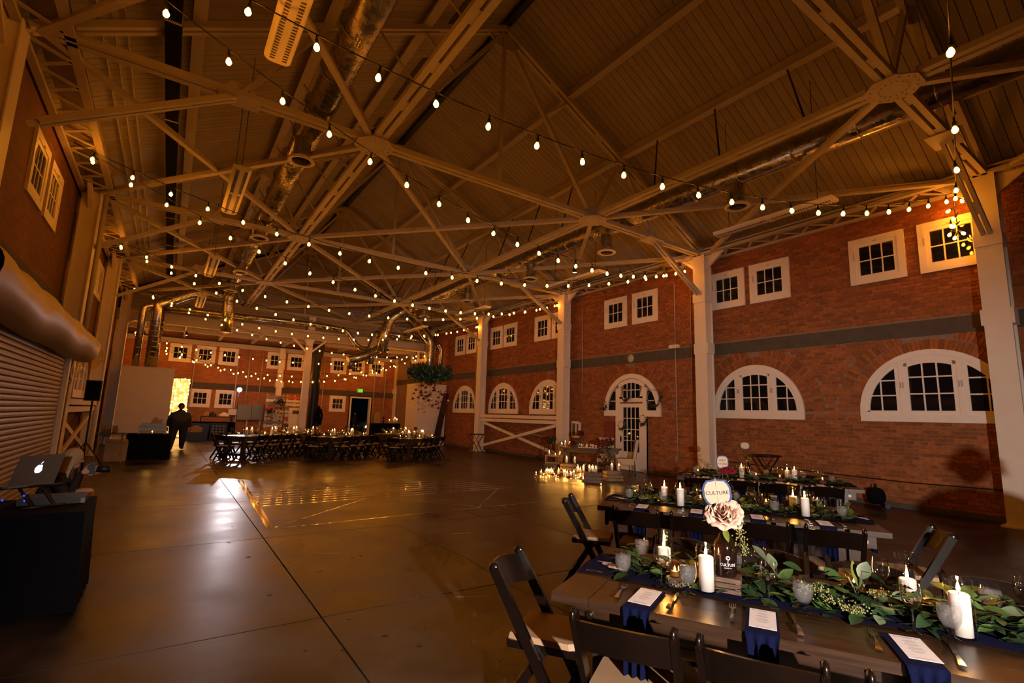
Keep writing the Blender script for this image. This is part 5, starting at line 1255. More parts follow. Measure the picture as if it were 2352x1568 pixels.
# hanging greenery with upside-down roses
P = at(988, 862, 1, 14.7)
t = thing('floral_chandelier', 'hanging green foliage cloud with upside-down red and white roses', 'floral chandelier', P)
obj('hoop', MB().tube([(.6*math.cos(2*PI*k/24), .5*math.sin(2*PI*k/24), .05) for k in range(25)], .012, 6, False), 'black_metal', t)
for s in (-1, 1): obj('wire', MB().tube([(s*.55, 0, .05), (s*.1, 0, 1.2), (0, 0, ZB-.045-P.z)], .004, 4), 'black_metal', t)
mb = {'leaf_dark': MB(), 'leaf': MB()}
for k in range(2600):
    a = random.uniform(0, 2*PI); rr = random.uniform(.25, 1)
    lump = .75+.35*math.sin(3*a+1)
    c = Vector((.80*rr*math.cos(a)*1.0, .55*rr*math.sin(a), random.uniform(-.20, .28)*lump+(.07 if abs(math.cos(a)) > .5 else -.02)))
    d = Vector((c.x, c.y, random.uniform(-.6, .5))).normalized(); me = LEAVES[random.choice([1, 5, 5])]
    M = Matrix.Translation(c) @ dirq(d).to_matrix().to_4x4() @ Euler((-PI/2+random.uniform(-.6, .6), 0, random.uniform(0, 6))).to_matrix().to_4x4() @ Matrix.Scale(random.uniform(.8, 1.45), 4)
    mb['leaf' if random.random() < .12 else 'leaf_dark'].add([M @ v.co for v in me.vertices], [tuple(q.vertices) for q in me.polygons], True)
for m_, b_ in mb.items(): obj('foliage', b_, m_, t, kind='stuff')
for k in range(46):
    px, py = random.gauss(993, 17), random.uniform(882, 938)
    if k < 6: px, py = [(951, 903), (955, 890), (971, 885), (948, 915), (1022, 906), (1026, 898)][k]
    q = at(px, py, 1, P.y+random.uniform(-.35, .35))-P; white = random.random() < .28
    o = obj('rose', WHITER if white else REDR, None, t, loc=q); o.rotation_euler = (PI+random.uniform(-.4, .4), random.uniform(-.4, .4), 0); s = random.uniform(.8, 1.25); o.scale = (s, s, s*1.3)
    obj('stalk', MB().tube([(0, 0, -.03), (0, 0, -.12)], .004, 4), 'stem', o)
    if k % 2: obj('thread', MB().tube([q+Vector((0, 0, .12)), (q.x, q.y, .0)], .0015, 3), 'glass', t)
# ---------------------------------------------------------------- far tables: greenery, glasses, candles
FT = {id(T4): 'far left table', id(T5): 'far middle table', id(T6): 'far right table', id(T7): 'table behind the far tables'}
SMALLC = candle_parts(.037, .15, .049, .21)
for T in (T4, T5, T6, T7):
    nm = FT[id(T)]; garland(T, .3, T.L-.3, 160, 'green leaf garland along the %s' % nm, yc=.52, joined=True)
    n = int(T.L/.55)
    for k in range(n):
        x = .45+(T.L-.9)*k/(n-1)
        for s, nm2 in ((.24, 'near'), (T.W-.24, 'far')):
            place('water_goblet', GOB, 'water goblet %s from left, %s side, %s' % (ORD[k], nm2, nm), 'goblet', T.p(x+.1, s, .7605), 0, 'goblets on the far tables', 1.15)
            place('wine_glass', WINE, 'wine glass %s from left, %s side, %s' % (ORD[k], nm2, nm), 'wine glass', T.p(x-.04, s+.04, .7605), 0, 'wine glasses on the far tables', 1.15)
    for k in range(int(T.L/.62)):
        x = .5+k*.62
        place('pillar_candle', SMALLC, '%s lit candle from the left on the %s' % (ORD[k], nm), 'candle', T.p(x, .36+.32*(k % 2), .765), 0, 'candles on the far tables', 1.3)
        place('votive_candle', VOTIVE, '%s small votive from the left on the %s' % (ORD[k], nm), 'votive', T.p(x+.3, .62-.25*(k % 2), .765), 0, 'votives on the far tables', 1.5)
        place('votive_candle', VOTIVE, '%s rear votive from the left on the %s' % (ORD[k], nm), 'votive', T.p(x+.15, .78-.5*(k % 2), .765), 0, 'votives on the far tables', 1.5)
    if T is not T7:
        P = T.p(T.L*.55, .52, .765); growler(P, 'dark bottle with flowers standing on the %s' % nm, 0, [])
        arrangement(P+Vector((0, 0, .30)), 'small dark flower sprig in the bottle on the %s' % nm, .06, 3, 25, 0, tall=.06)
# ---------------------------------------------------------------- white enclosures at the two sides
t = thing('white_enclosure', 'plain white enclosure on the left below the ducts', 'enclosure', (0, 25.6, 0))
e0, e1 = at(280, 840, 1, 25.2), at(402, 850, 1, 25.2)
obj('panel', MB().bb((e0.x, -.4, 0), (e1.x, 1.4, e0.z)), 'white_panel', t)
obj('cap', MB().bb((e0.x-.01, -.42, e0.z), (e1.x+.01, 1.42, e0.z+.03)), 'white_panel', t)
t = thing('white_enclosure', 'white enclosure on the right with vent grille below the ducts', 'enclosure', (0, 25.3, 0))
f0 = at(959, 900, 1, 25.3)
obj('panel', MB().bb((f0.x, 0, 0), (XR-.05, 1.5, 3.34)), 'white_panel', t)
mb = MB()
for k in range(7): mb.bb((f0.x+.55, -.02, .25+k*.08), (f0.x+1.5, -.002, .30+k*.08))
obj('grille', mb, 'fixture_white', t); obj('knob', MB().ball((f0.x-.03, .9, 1.05), .04, 8, 5), 'silver', t)
t = thing('folded_stage_panel', 'tall dark panel leaning beside the right white enclosure', 'panel', (12.55, 24.9, 0))
mb = MB(); mb.prism([(-.55, 0), (-.15, 0), (.30, 2.85), (.02, 2.85)], lambda a, b, d: (a, d, b), -.03, .03); obj('panel_board', mb, 'dark_wood', t)
obj('edge_rail', MB().beam((-.55, -.04, 0), (.02, -.04, 2.85), .03, .03), 'black_metal', t)
t = thing('tray_stand', 'black folding tray stand at the far column of the cross-braced bay', 'tray stand', (12.0, 20.2, 0))
obj('tray', MB().lathe([(.001, .80), (.33, .80), (.36, .83), (.001, .82)], 16), 'black_metal', t)
for s in (-1, 1):
    for y in (-.2, .2): obj('leg', MB().beam((s*.25, y, 0), (-s*.25, y, .80), .025, .025), 'silver', t)
obj('wall_cable', MB().tube([(XR-.05, 20.0, 1.0), (XR-.05, 17, .95), (XR-.05, 15.5, .85), (XR-.08, 14.95, .8)], .02, 6), 'steel_paint', label='pale conduit running low behind the crossed bars', cat='conduit')
# ---------------------------------------------------------------- roll-up shutter on the left wall
XS = XL+.47
t = thing('roll_up_door', 'tan slatted roll-up shutter under a wrapped drum on the left wall', 'roll-up door', (XS, 0, 0))
sl = MB(); 
ns = 33; shh = 2.58/ns
me = MB().prism([(0, 0), (.022, .012), (.026, shh*.5), (.022, shh-.012), (0, shh-.004)], lambda a, b, d: (a, d, b), 6.0, 13.05).mesh('slat'); me.materials.append(MATS['shutter'])
for k in range(ns): obj('slat', me, None, t, loc=(0, 0, k*shh))
obj('guide', MB().bb((-.02, 13.06, 0), (.09, 13.2, 2.6)), 'column_paint', t)
obj('guide', MB().bb((-.02, 13.21, 0), (.05, 13.55, 2.6)), 'steel_paint', t)
mb = MB()
def drum(u, v):
    a = 2*PI*u; y = 6.0+7.75*v; r = .30+.015*math.sin(v*40)*max(0, math.sin(a+.4))+.012*math.sin(v*17+3*a)
    return Vector((.16+r*math.cos(a), y, 2.80+r*math.sin(a)*(1.05 if math.sin(a) < 0 else .9)))
mb.grid(drum, 26, 60); mb.grid(lambda u, v: drum(u, 1) if v == 0 else Vector((.16, 13.8, 2.8)), 26, 1)
obj('wrapped_drum', mb, 'canvas', t)
gr = obj('gear_plate', MB().bb((-.02, 13.5, 2.05), (.03, 14.1, 2.62)), 'black_metal', t)
obj('gear', MB().lathe([(.10, 0), (.17, .0), (.17, .03), (.10, .03), (.10, 0)], 18), 'steel_paint', gr, loc=(.03, 13.8, 2.28)).rotation_euler = (0, PI/2, 0)
obj('sprocket', MB().lathe([(.0, .02), (.06, .02), (.06, 0)], 12), 'steel_paint', gr, loc=(.03, 13.82, 2.52)).rotation_euler = (0, PI/2, 0)
obj('down_pipe', MB().tube([(XL+.55, 14.3, 2.9), (XL+.55, 14.3, 6.4)], .05, 8), 'steel_paint', wl)
# loudspeaker on a stand
P = at(216, 897, 1, 15.3)
t = thing('loudspeaker', 'black loudspeaker raised high on a stand by the left wall', 'loudspeaker', P)
obj('cabinet', MB().prism([(-.15, -.17), (.15, -.17), (.11, .17), (-.11, .17)], lambda a, b, d: (a, b, d), -.24, .24), 'black_metal', t)
obj('grille', MB().bb((-.13, -.18, -.22), (.13, -.172, .22)), 'black_cloth', t)
t = thing('speaker_stand', 'black tripod stand under the loudspeaker by the left wall', 'stand', (P.x, P.y, 0))
obj('pole', MB().tube([(0, 0, .1), (0, 0, P.z-.24)], .02, 8), 'black_metal', t)
for k in range(3): obj('leg', MB().tube([(0, 0, .75), (.5*math.cos(k*2.1+.4), .5*math.sin(k*2.1+.4), .02)], .014, 6), 'black_metal', t)
# ---------------------------------------------------------------- disc jockey table
t = thing('dj_table', 'table under a floor length black cloth at the left edge', 'table', (-1.33, 5.78, 0))
hx_, hy_ = .88, .42
def skirt(u, v):
    per = [(hx_, -hy_), (hx_, hy_), (-hx_, hy_), (-hx_, -hy_)]; q = u*4 % 4; i = int(q) % 4; f = q-int(q); a, b = per[i], per[(i+1) % 4]
    x, y = a[0]+(b[0]-a[0])*f, a[1]+(b[1]-a[1])*f; w = 1+.03*v+.012*v*math.sin(u*120); return Vector((x*w, y*w, .765-.755*v))
obj('tabletop', MB().bb((-hx_+.01, -hy_+.01, .70), (hx_-.01, hy_-.01, .758)), 'black_metal', t)
obj('cloth', MB().grid(skirt, 120, 10).bb((-hx_, -hy_, .759), (hx_, hy_, .767)), 'black_cloth', t)
for x in (-.8, .8):
    for y in (-.35, .35): obj('leg', MB().bb((x-.02, y-.02, 0), (x+.02, y+.02, .70)), 'black_metal', t)
P = at(80, 1076, 1, 5.72)
lp = thing('laptop', 'open grey laptop with glowing logo on a stand, back towards camera', 'laptop', (P.x, P.y, P.z-.125), .85)
lid = obj('lid', MB().prism([(-.18, 0), (.18, 0), (.175, .24), (-.175, .24)], lambda a, b, d: (a, d-.30*b, b), 0, .008), 'laptop_grey', lp)
ap = [(.035*math.cos(k*PI/12)*(1 if k != 6 else 1), .036*math.sin(k*PI/12)*(.86 if k in (6, 18) else 1)) for k in range(24)]
ap = [(x*(.78 if -.2 < y/.036 < .5 and x > 0 else 1), y) for x, y in ap]
lg = MB().prism(ap, lambda a, b, d: (a*.9, d-.30*(b+.125), b+.125), -.0015, -.0005); lg.prism([(.0, .040), (.012, .048), (.016, .060), (.006, .054)], lambda a, b, d: (a, d-.30*(b+.125), b+.125), -.0015, -.0005)
obj('logo', lg, 'logo_glow', lid); obj('keyboard_deck', MB().bb((-.18, .0, -.014), (.18, .25, -.002)), 'laptop_grey', lp)
ls = thing('laptop_stand', 'black folding metal stand under the laptop on black cloth table', 'stand', (P.x, P.y, .767), .5)
hz_ = P.z-.142-.767
obj('tray_bar', MB().tube([(-.2, .0, hz_), (.2, .0, hz_)], .012, 6).tube([(-.2, .22, hz_), (.2, .22, hz_)], .012, 6), 'black_metal', ls)
for s in (-1, 1): obj('leg', MB().beam((s*.07, .02, hz_-.01), (s*.07+.06, -.10, .012), .022, .012), 'black_metal', ls); obj('arm', MB().beam((s*.15, .0, hz_), (s*.15, .22, hz_), .02, .012), 'black_metal', ls)
obj('foot_bar', MB().tube([(-.08, -.10, .012), (.20, -.10, .012)], .012, 6), 'black_metal', ls)
dj = thing('dj_mixer', 'black mixing console with blue lights on the black cloth table', 'mixer', (-1.55, 5.85, .767))
obj('console', MB().prism([(-.25, 0), (.2, 0), (.2, .09), (-.25, .05)], lambda a, b, d: (d, a, b), -.35, .45), 'black_metal', dj)
for k, (px, py) in enumerate(((55, 1138), (56, 1150), (5, 1149))):
    q = at(px, py, 1, 5.66)-Vector((-1.55, 5.85, .767)); obj('indicator', MB().ball(q, .008, 6, 4), 'led_blue', dj)
for k in range(2): obj('platter', MB().lathe([(.001, .085), (.12, .08), (.125, .06)], 18, (-.12+.36*k, -.02, 0)), 'silver', dj)
rk = thing('rack_case', 'flat black ribbed case on right corner of the black cloth table', 'case', (-.72, 5.98, .767))
obj('case_body', MB().bb((-.22, -.16, 0), (.22, .16, .05)), 'black_metal', rk)
for k in range(6): obj('rib', MB().bb((-.21, -.145+k*.05, .05), (.21, -.13+k*.05, .056)), 'dark_wood', rk)
obj('latch', MB().box((.205, -.17, .025), (.03, .02, .04)), 'silver', rk)
obj('blue_cloth', MB().bb((-2.2, 5.3, .767), (-1.05, 5.42, .80)), 'led_blue' if False else 'blue_edge', label='folded blue cloth on near edge of the black cloth table', cat='cloth')
# ---------------------------------------------------------------- catering corner
t = thing('buffet_table', 'buffet table under a floor length black cloth by the left enclosure', 'table', (-.36, 19.5, 0))
def skirt2(u, v):
    a = 2*PI*u; x = .56*max(-1, min(1, 1.25*math.cos(a))); y = .42*max(-1, min(1, 1.25*math.sin(a))); w = 1+.05*v+.02*v*math.sin(u*90); return Vector((x*w, y*w, .77-.76*v))
obj('cloth', MB().grid(skirt2, 90, 8), 'black_cloth', t); obj('tabletop', MB().bb((-.55, -.41, .73), (.55, .41, .765)), 'black_cloth', t)
c = thing('chafing_dish', 'steel chafing dish with raised lid on the buffet table', 'chafing dish', (-.3, 19.35, .772))
obj('pan', MB().bb((-.34, -.2, .1), (.34, .2, .2)).bb((-.37, -.23, .2), (.37, .23, .215)), 'dull_steel', c); obj('frame', MB().bb((-.34, -.2, 0), (-.31, .2, .1)).bb((.31, -.2, 0), (.34, .2, .1)), 'dull_steel', c)
obj('lid', MB().prism([(-.36, .22), (.36, .22), (.28, .33), (-.28, .33)], lambda a, b, d: (a, d, b), -.15, .2), 'dull_steel', c)
obj('burner', MB().lathe([(.04, 0), (.04, .05), (.001, .05)], 10), 'silver', c); obj('flame', flame_mb(.05, .01, .04), 'flame', c)
c = thing('food_boat', 'tan paper boat propped on the chafing dish lid', 'paper boat', (-.22, 19.4, 1.103)); obj('boat', MB().prism([(-.16, 0), (.12, 0), (.16, .14), (.05, .10), (-.05, .20), (-.12, .08)], lambda a, b, d: (a, d, b), -.06, .06), 'food', c)
t = thing('tray_stand', 'folding stand with pale legs and black tray left of buffet table', 'tray stand', (-1.22, 18.35, 0))
obj('tray', MB().bb((-.34, -.26, .80), (.34, .26, .83)), 'black_metal', t)
for s in (-1, 1): obj('leg', MB().beam((s*.30, -.26, .0), (s*.24, .1, .80), .03, .03), 'pale_wood', t); obj('leg', MB().beam((s*.28, .26, .0), (s*.24, -.1, .80), .03, .03), 'pale_wood', t)
c = thing('glass_rack', 'stack of clear tumblers on the black tray left of buffet', 'glassware', (-1.25, 18.4, .832))
for k in range(6): obj('tumbler', MB().lathe([(.001, .002), (.05, .002), (.06, .2), (.056, .2)], 12, (-.18+.13*(k % 3), -.06+.13*(k//3), 0)), 'chafing', c)
c = thing('cardboard_box', 'brown cardboard box on floor under the black tray', 'box', (-1.1, 18.9, 0)); obj('carton', MB().bb((-.26, -.2, 0), (.26, .2, .58)), 'food', c); obj('flap', MB().box((.0, -.25, .60), (.5, .14, .008), Euler((.5, 0, 0)).to_matrix()), 'food', c)
# ---------------------------------------------------------------- back wall
PB = lambda px, py, dy=0: at(px, py, 1, YB-dy)
q0, q1 = PB(398, 868, 1.2), PB(426, 960, 1.2)
t = thing('fairy_light_curtain', 'glowing curtain of fairy lights between enclosure and back windows', 'light curtain', ((q0.x+q1.x)/2, q0.y, 0))
w = abs(PB(426, 868, 1.2).x-q0.x)+.25
obj('drape', MB().grid(lambda u, v: Vector(((u-.5)*w, .03*math.sin(u*25), .02+(q0.z-.02)*v)), 30, 4), 'tulle', t)
gl = MB()
fb = MB().ball((0, 0, 0), .022, 6, 4).mesh('fairy_bulb'); fb.materials.append(MATS['fairy_glow'])
for i in range(5):
    for k in range(16): obj('fairy_bulb', fb, None, t, loc=((i/4-.5)*w*.9+random.uniform(-.05, .05), -.06, .15+k*(q0.z-.2)/15+random.uniform(-.08, .08)))
obj('rod', MB().tube([(-w/2, 0, q0.z+.03), (w/2, 0, q0.z+.03)], .02, 6), 'black_metal', t)
for px0, py0, px1, py1, lab in ((546, 928, 574, 964, 'grey electrical cabinet right below the bright flash'), (579, 928, 601, 964, 'grey electrical cabinet left of the pallet wall'), (524, 939, 543, 953, 'small white switch box left of the electrical cabinets')):
    a, b = PB(px0, py0), PB(px1, py1); t = thing('electrical_box', lab, 'electrical box', (0, YB-.02, 0))
    m_ = 'grey_box' if 'grey' in lab else 'fixture_white'
    obj('case', MB().bb((a.x, -.2, b.z), (b.x, 0, a.z)), m_, t); obj('door', MB().bb((a.x+.03, -.215, b.z+.03), (b.x-.03, -.2, a.z-.03)), m_, t)
    obj('conduit', MB().tube([((a.x+b.x)/2, -.08, a.z), ((a.x+b.x)/2, -.08, 5.2)], .03, 6).tube([((a.x+b.x)/2+.2, -.08, b.z), ((a.x+b.x)/2+.2, -.08, .05)], .05, 6), 'steel_paint', t)
for px, lab in ((445, 'left of the second upper back window'), (745, 'right of the thick black pipe'), (862, 'right of the back doorway'), (886, 'near the back right corner')):
    a = PB(px, 850); obj('wall_conduit', MB().tube([(a.x, YB-.05, .4), (a.x, YB-.05, 5.2)], .025, 6), 'steel_paint', label='thin vertical conduit on the back wall %s' % lab, cat='conduit')
# pallet wall with flowers
a, b = PB(612, 905, 1.0), PB(692, 978, 1.0); t = thing('pallet_wall', 'screen of painted pallet boards in front of the back wall', 'screen', (0, a.y, 0))
k = 0; z = .15
for side, (x0, x1) in enumerate(((a.x, (a.x+b.x)/2-.03), ((a.x+b.x)/2+.03, b.x))):
    for j in range(11):
        z = .2+j*(a.z-.2)/11; m_ = 'pallet_red' if (j+side*3) % 6 == 1 else ('grey_box' if j == 10 or (j+side) % 5 == 3 else 'pallet_white')
        obj('board', MB().bb((x0, -.03, z), (x1, -.01, z+(a.z-.2)/11-.06)), m_, t)
    for f in (.08, .5, .92): obj('post', MB().bb((x0+(x1-x0)*f-.04, -.01, .0), (x0+(x1-x0)*f+.04, .06, a.z)), 'pallet_white', t)
arrangement(PB(643, 928, 1.30), 'round bunch of red roses and greens on the pallet screen', .34, 16, 150, .3)
arrangement(PB(620, 948, 1.30), 'lower bunch of red roses at the left of the pallet screen', .28, 10, 110, .3)
a, b = PB(664, 936, 1.6), PB(689, 975, 1.6)
t = thing('grey_cabinet', 'pale grey cabinet with dark slot before the pallet screen', 'cabinet', (0, YB-1.6, 0)); obj('body', MB().bb((a.x, -.3, 0), (b.x, 0, a.z)), 'column_paint', t); obj('slot', MB().bb((a.x+.15, -.31, a.z-.35), (b.x-.15, -.3, a.z-.15)), 'slot_dark', t)
# exit sign
a = PB(826, 897); t = thing('exit_sign', 'small green lit EXIT sign above the back doorway', 'sign', (a.x, YB, a.z))
obj('case', MB().bb((-.20, -.06, -.12), (.20, 0, .12)), 'fixture_white', t); obj('face', MB().bb((-.10, -.066, -.10), (.185, -.06, .10)), 'exit_green', t)
m = text_mb('EXIT', .13, 0); xf(m, Matrix.Translation((.04, -.068, 0)) @ Matrix.Rotation(PI/2, 4, 'X')); obj('lettering', m, 'white_ink', t)
# back room tables and odds
def draped(px0, px1, py_top, Y, lab, h=.9, d=.7):
    a, b = at(px0, py_top, 1, Y), at(px1, py_top, 1, Y); t = thing('service_table', lab, 'table', ((a.x+b.x)/2, Y+d/2, 0)); w = (b.x-a.x)/2
    obj('cloth', MB().grid(lambda u, v: Vector((w*max(-1, min(1, 1.3*math.cos(2*PI*u)))*(1+.03*v), d/2*max(-1, min(1, 1.3*math.sin(2*PI*u)))*(1+.03*v+.01*math.sin(u*80)*v), h-(h-.01)*v)), 80, 6).bb((-w, -d/2, h-.01), (w, d/2, h)), 'black_cloth', t); return t, a, b, h
tb, a, b, h = draped(440, 540, 975, 31.0, 'long black draped service table along the back wall')
t = thing('storage_bin', 'dark blue recycling bin in front of the back service table', 'bin', (at(455, 1000, 1, 30.2).x, 30.3, 0)); obj('bin_body', MB().prism([(-.38, 0), (.38, 0), (.45, .82), (-.45, .82)], lambda a, b, d: (a, d, b), -.25, .25), 'blue_edge', t); obj('emblem', MB().lathe([(.07, 0), (.12, 0)], 14, (0, 0, 0)), 'white_ink', t, loc=(-.0, -.256, .55)).rotation_euler = (PI/2, 0, 0)
t = thing('storage_bin', 'dark milk crate stack right of the blue bin', 'crate', (at(500, 1000, 1, 30.2).x, 30.3, 0)); obj('crate_body', MB().bb((-.38, -.22, 0), (.38, .22, .85)), 'black_metal', t)
mb = MB()
for i in range(4):
    for j in range(5): mb.bb((-.30+i*.16, -.226, .12+j*.14), (-.22+i*.16, -.22, .18+j*.14))
obj('vents', mb, 'grey_box', t, kind='stuff')
P = at(497, 963, 1, 31.1); t = thing('bus_table', 'small black raised shelf with dishes on the back service table', 'shelf', (P.x, 31.3, .902)); obj('shelf', MB().bb((-.75, -.25, .25), (.75, .25, .30)).bb((-.75, -.25, 0), (-.69, .25, .25)).bb((.69, -.25, 0), (.75, .25, .25)), 'black_metal', t)
for k, (dx, m_) in enumerate(((-.45, 'food'), (-.2, 'black_metal'), (.35, 'fixture_white'))):
    c = thing('serving_dish', ['tan food heap', 'dark jug', 'white napkin heap'][k]+' on the raised shelf at the back', 'dish', (P.x+dx, 31.3, 1.203)); obj('heap', MB().lathe([(.14+.06*k, 0), (.12+.05*k, .12), (.03, .22), (.001, .22)], 10), m_, c)
P = at(437, 1003, 1, 29.5); t = thing('cardboard_box', 'open tan box with paper on a dark crate behind the standing man', 'box', (P.x+.15, 29.6, 0)); obj('crate_base', MB().bb((-.35, -.25, 0), (.35, .25, .42)), 'black_metal', t); obj('paper', MB().prism([(-.3, .42), (.3, .42), (.34, .62), (.1, .75), (-.25, .60)], lambda a, b, d: (a, d, b), -.2, .2), 'food', t)
# draped stand beside the thick pipe
P = at(725, 1000, 1, 28.6); t = thing('draped_stand', 'dark cloth bundled over a tripod beside the thick black pipe', 'stand', (P.x, 28.6, 0))
for k in range(3): obj('leg', MB().tube([(0, 0, 1.45), (.35*math.cos(k*2.1), .35*math.sin(k*2.1), 0)], .03, 6), 'black_metal' if k else 'food', t)
def coat(u, v):
    r = [.13, .19, .20, .17, .14, .13, .03]; q = v*6; i = min(5, int(q)); rr = r[i]+(r[i+1]-r[i])*(q-i)
    return Vector((rr*math.cos(2*PI*u)*(1+.12*math.sin(u*25))+.03*math.sin(v*9), rr*.7*math.sin(2*PI*u), .85+1.1*v))
obj('cloth_bundle', MB().grid(coat, 24, 14), 'black_cloth', t); obj('sleeve', MB().tube([(.12, -.1, 1.75), (.2, -.12, 1.4), (.17, -.12, .9)], [.07, .06, .04], 8), 'black_cloth', t)
# strobe on its stand
t = thing('strobe_stand', 'bright white photo flash on a tall stand at the far left end', 'flash', (FLASH_P.x, FLASH_P.y, 0))
obj('pole', MB().tube([(0, .05, .05), (0, .05, FLASH_P.z-.05)], .014, 6), 'black_metal', t)
for k in range(3): obj('leg', MB().tube([(0, .05, .7), (.4*math.cos(k*2.1+.5), .05+.4*math.sin(k*2.1+.5), .02)], .01, 6), 'black_metal', t)
hd2 = obj('flash_head', MB().bb((-.06, .0, FLASH_P.z-.08), (.06, .2, FLASH_P.z+.08)), 'black_metal', t); obj('flash_tube', MB().ball((0, -.03, FLASH_P.z), .12, 16, 10, (1, .25, 1)), 'strobe_glow', t)
# right far corner bar table
tb, a, b, h = draped(856, 920, 978, 29.0, 'black draped bar table in the back right corner', 1.05, .6)
for k, (px, lab) in enumerate(((865, 'wooden card holder'), (880, 'dark red flower vase'))):
    P = at(px, 975, 1, 29.3); c = thing('bar_ornament', '%s standing on the bar table in the back right corner' % lab, 'ornament', (P.x, 29.3, 1.051))
    if k: obj('vase', MB().lathe([(.05, 0), (.07, .1), (.04, .2), (.05, .25)], 10), 'black_metal', c); o = obj('rose', REDR, None, c, loc=(0, 0, .32)); o.scale = (2.5, 2.5, 2.5)
    else: obj('board', MB().prism([(-.2, 0), (.2, 0), (.18, .55), (.05, .65), (-.15, .6)], lambda a, b, d: (a, d, b), -.03, .03), 'food', c)
for k, (px, hh) in enumerate(((906, .45), (912, .25), (896, .12))):
    P = at(px, 975, 1, 29.3); place('pillar_candle', SMALLC, '%s lit candle from right on the corner bar table' % ORD[k], 'candle', (P.x, 29.3+.08*k, 1.051), 0, 'candles on the corner bar', 1.0+hh*2)
# outside: a parked car and a tree seen through the doorway
car = thing('parked_car', 'dark parked car with red tail light beyond the back doorway', 'car', (15.1, 43.5, -.03), .25)
obj('body', MB().prism([(-2.1, .3), (2.1, .3), (2.15, .8), (1.2, .95), (.7, 1.42), (-.9, 1.45), (-1.6, 1.0), (-2.15, .9)], lambda a, b, d: (a, d, b), -.85, .85), 'black_metal', car)
for s in (-1, 1):
    for x in (-1.3, 1.3): obj('wheel', MB().tube([(x, s*.87, .33), (x, s*.68, .33)], .33, 14), 'black_cloth', car)
obj('windscreen', MB().prism([(.72, 1.0), (1.12, .98), (.72, 1.36), (-.8, 1.38), (-1.4, 1.02)], lambda a, b, d: (a, d, b), -.862, -.855), 'sky_glass', car)
obj('tail_light', MB().ball((-2.1, -.7, .80), .13, 8, 6), 'tail_red', car); obj('headlight', MB().ball((2.05, -.72, .66), .14, 8, 6), 'spot_glow', car); obj('headlight', MB().ball((-1.2, -.9, .5), .10, 8, 6), 'spot_glow', car)
# small sockets and wire on the left wall
for y, lab in ((15.9, 'left of the black loudspeaker'), (22.0, 'near the left enclosure')):
    obj('junction_box', MB().bb((XL, y, 1.0), (XL+.08, y+.15, 1.2)), 'grey_box', label='small grey junction box on left wall %s' % lab, cat='junction box')
# ---------------------------------------------------------------- people
def skin(name, pts, edges, m, parent, sub=2, root=0):
    me = bpy.data.meshes.new(name); me.from_pydata([p[:3] for p in pts], edges, []); o = bpy.data.objects.new(name, me); COL.objects.link(o)
    md = o.modifiers.new('skin', 'SKIN'); md.use_smooth_shade = True
    for i, p in enumerate(pts):
        r = p[3]; me.skin_vertices[0].data[i].radius = r if isinstance(r, tuple) else (r, r); me.skin_vertices[0].data[i].use_root = (i == root)
    s = o.modifiers.new('sub', 'SUBSURF'); s.levels = s.render_levels = sub
    bpy.context.view_layer.update()
    nm = bpy.data.meshes.new_from_object(o.evaluated_get(bpy.context.evaluated_depsgraph_get()))
    bpy.data.objects.remove(o); nm.name = name; nm.materials.clear(); nm.materials.append(MATS[m]); nm.polygons.foreach_set('use_smooth', [True]*len(nm.polygons))
    return obj(name, nm, None, parent)
def head(parent, c, r, m, hair, yaw=0, pitch=0, longhair=None):
    h = obj('head', MB().ball((0, 0, 0), r, 18, 12, (.82, .95, 1.15)).ball((0, -r*.93, -r*.12), r*.16, 8, 6, (.7, 1, 1.1)).ball((0, -r*.55, -r*.75), r*.38, 10, 6).ball((r*.8, .1*r, -r*.1), r*.22, 8, 6, (.4, .8, 1.1)).ball((-r*.8, .1*r, -r*.1), r*.22, 8, 6, (.4, .8, 1.1)), m, parent, loc=c); h.rotation_euler = (pitch, 0, yaw)
    obj('eyes', MB().ball((r*.30, -r*.84, r*.08), r*.09, 8, 5).ball((-r*.30, -r*.84, r*.08), r*.09, 8, 5), 'black_ink', h)
    obj('mouth', MB().ball((0, -r*.88, -r*.48), r*.16, 8, 5, (1.3, .4, .35)), 'rose_red' if m == 'skin' else 'black_ink', h)
    if hair:
        mb = MB(); mb.grid(lambda u, v: Vector((r*.90*math.cos(2*PI*u)*math.sin(.02+v*1.75), r*1.02*math.sin(2*PI*u)*math.sin(.02+v*1.75)+r*.10, r*1.22*math.cos(v*1.75)+r*.03)), 20, 8)
        if longhair: mb.grid(lambda u, v: Vector((r*(1.0+.2*v)*math.cos(PI*(u*1.3-.15))*(1+.06*math.sin(u*40)), r*1.05*math.sin(PI*(u*1.3-.15))+r*.12-.1*v*r, r*(.5-longhair*v))), 32, 8)
        obj('hair', mb, hair, h)
    return h
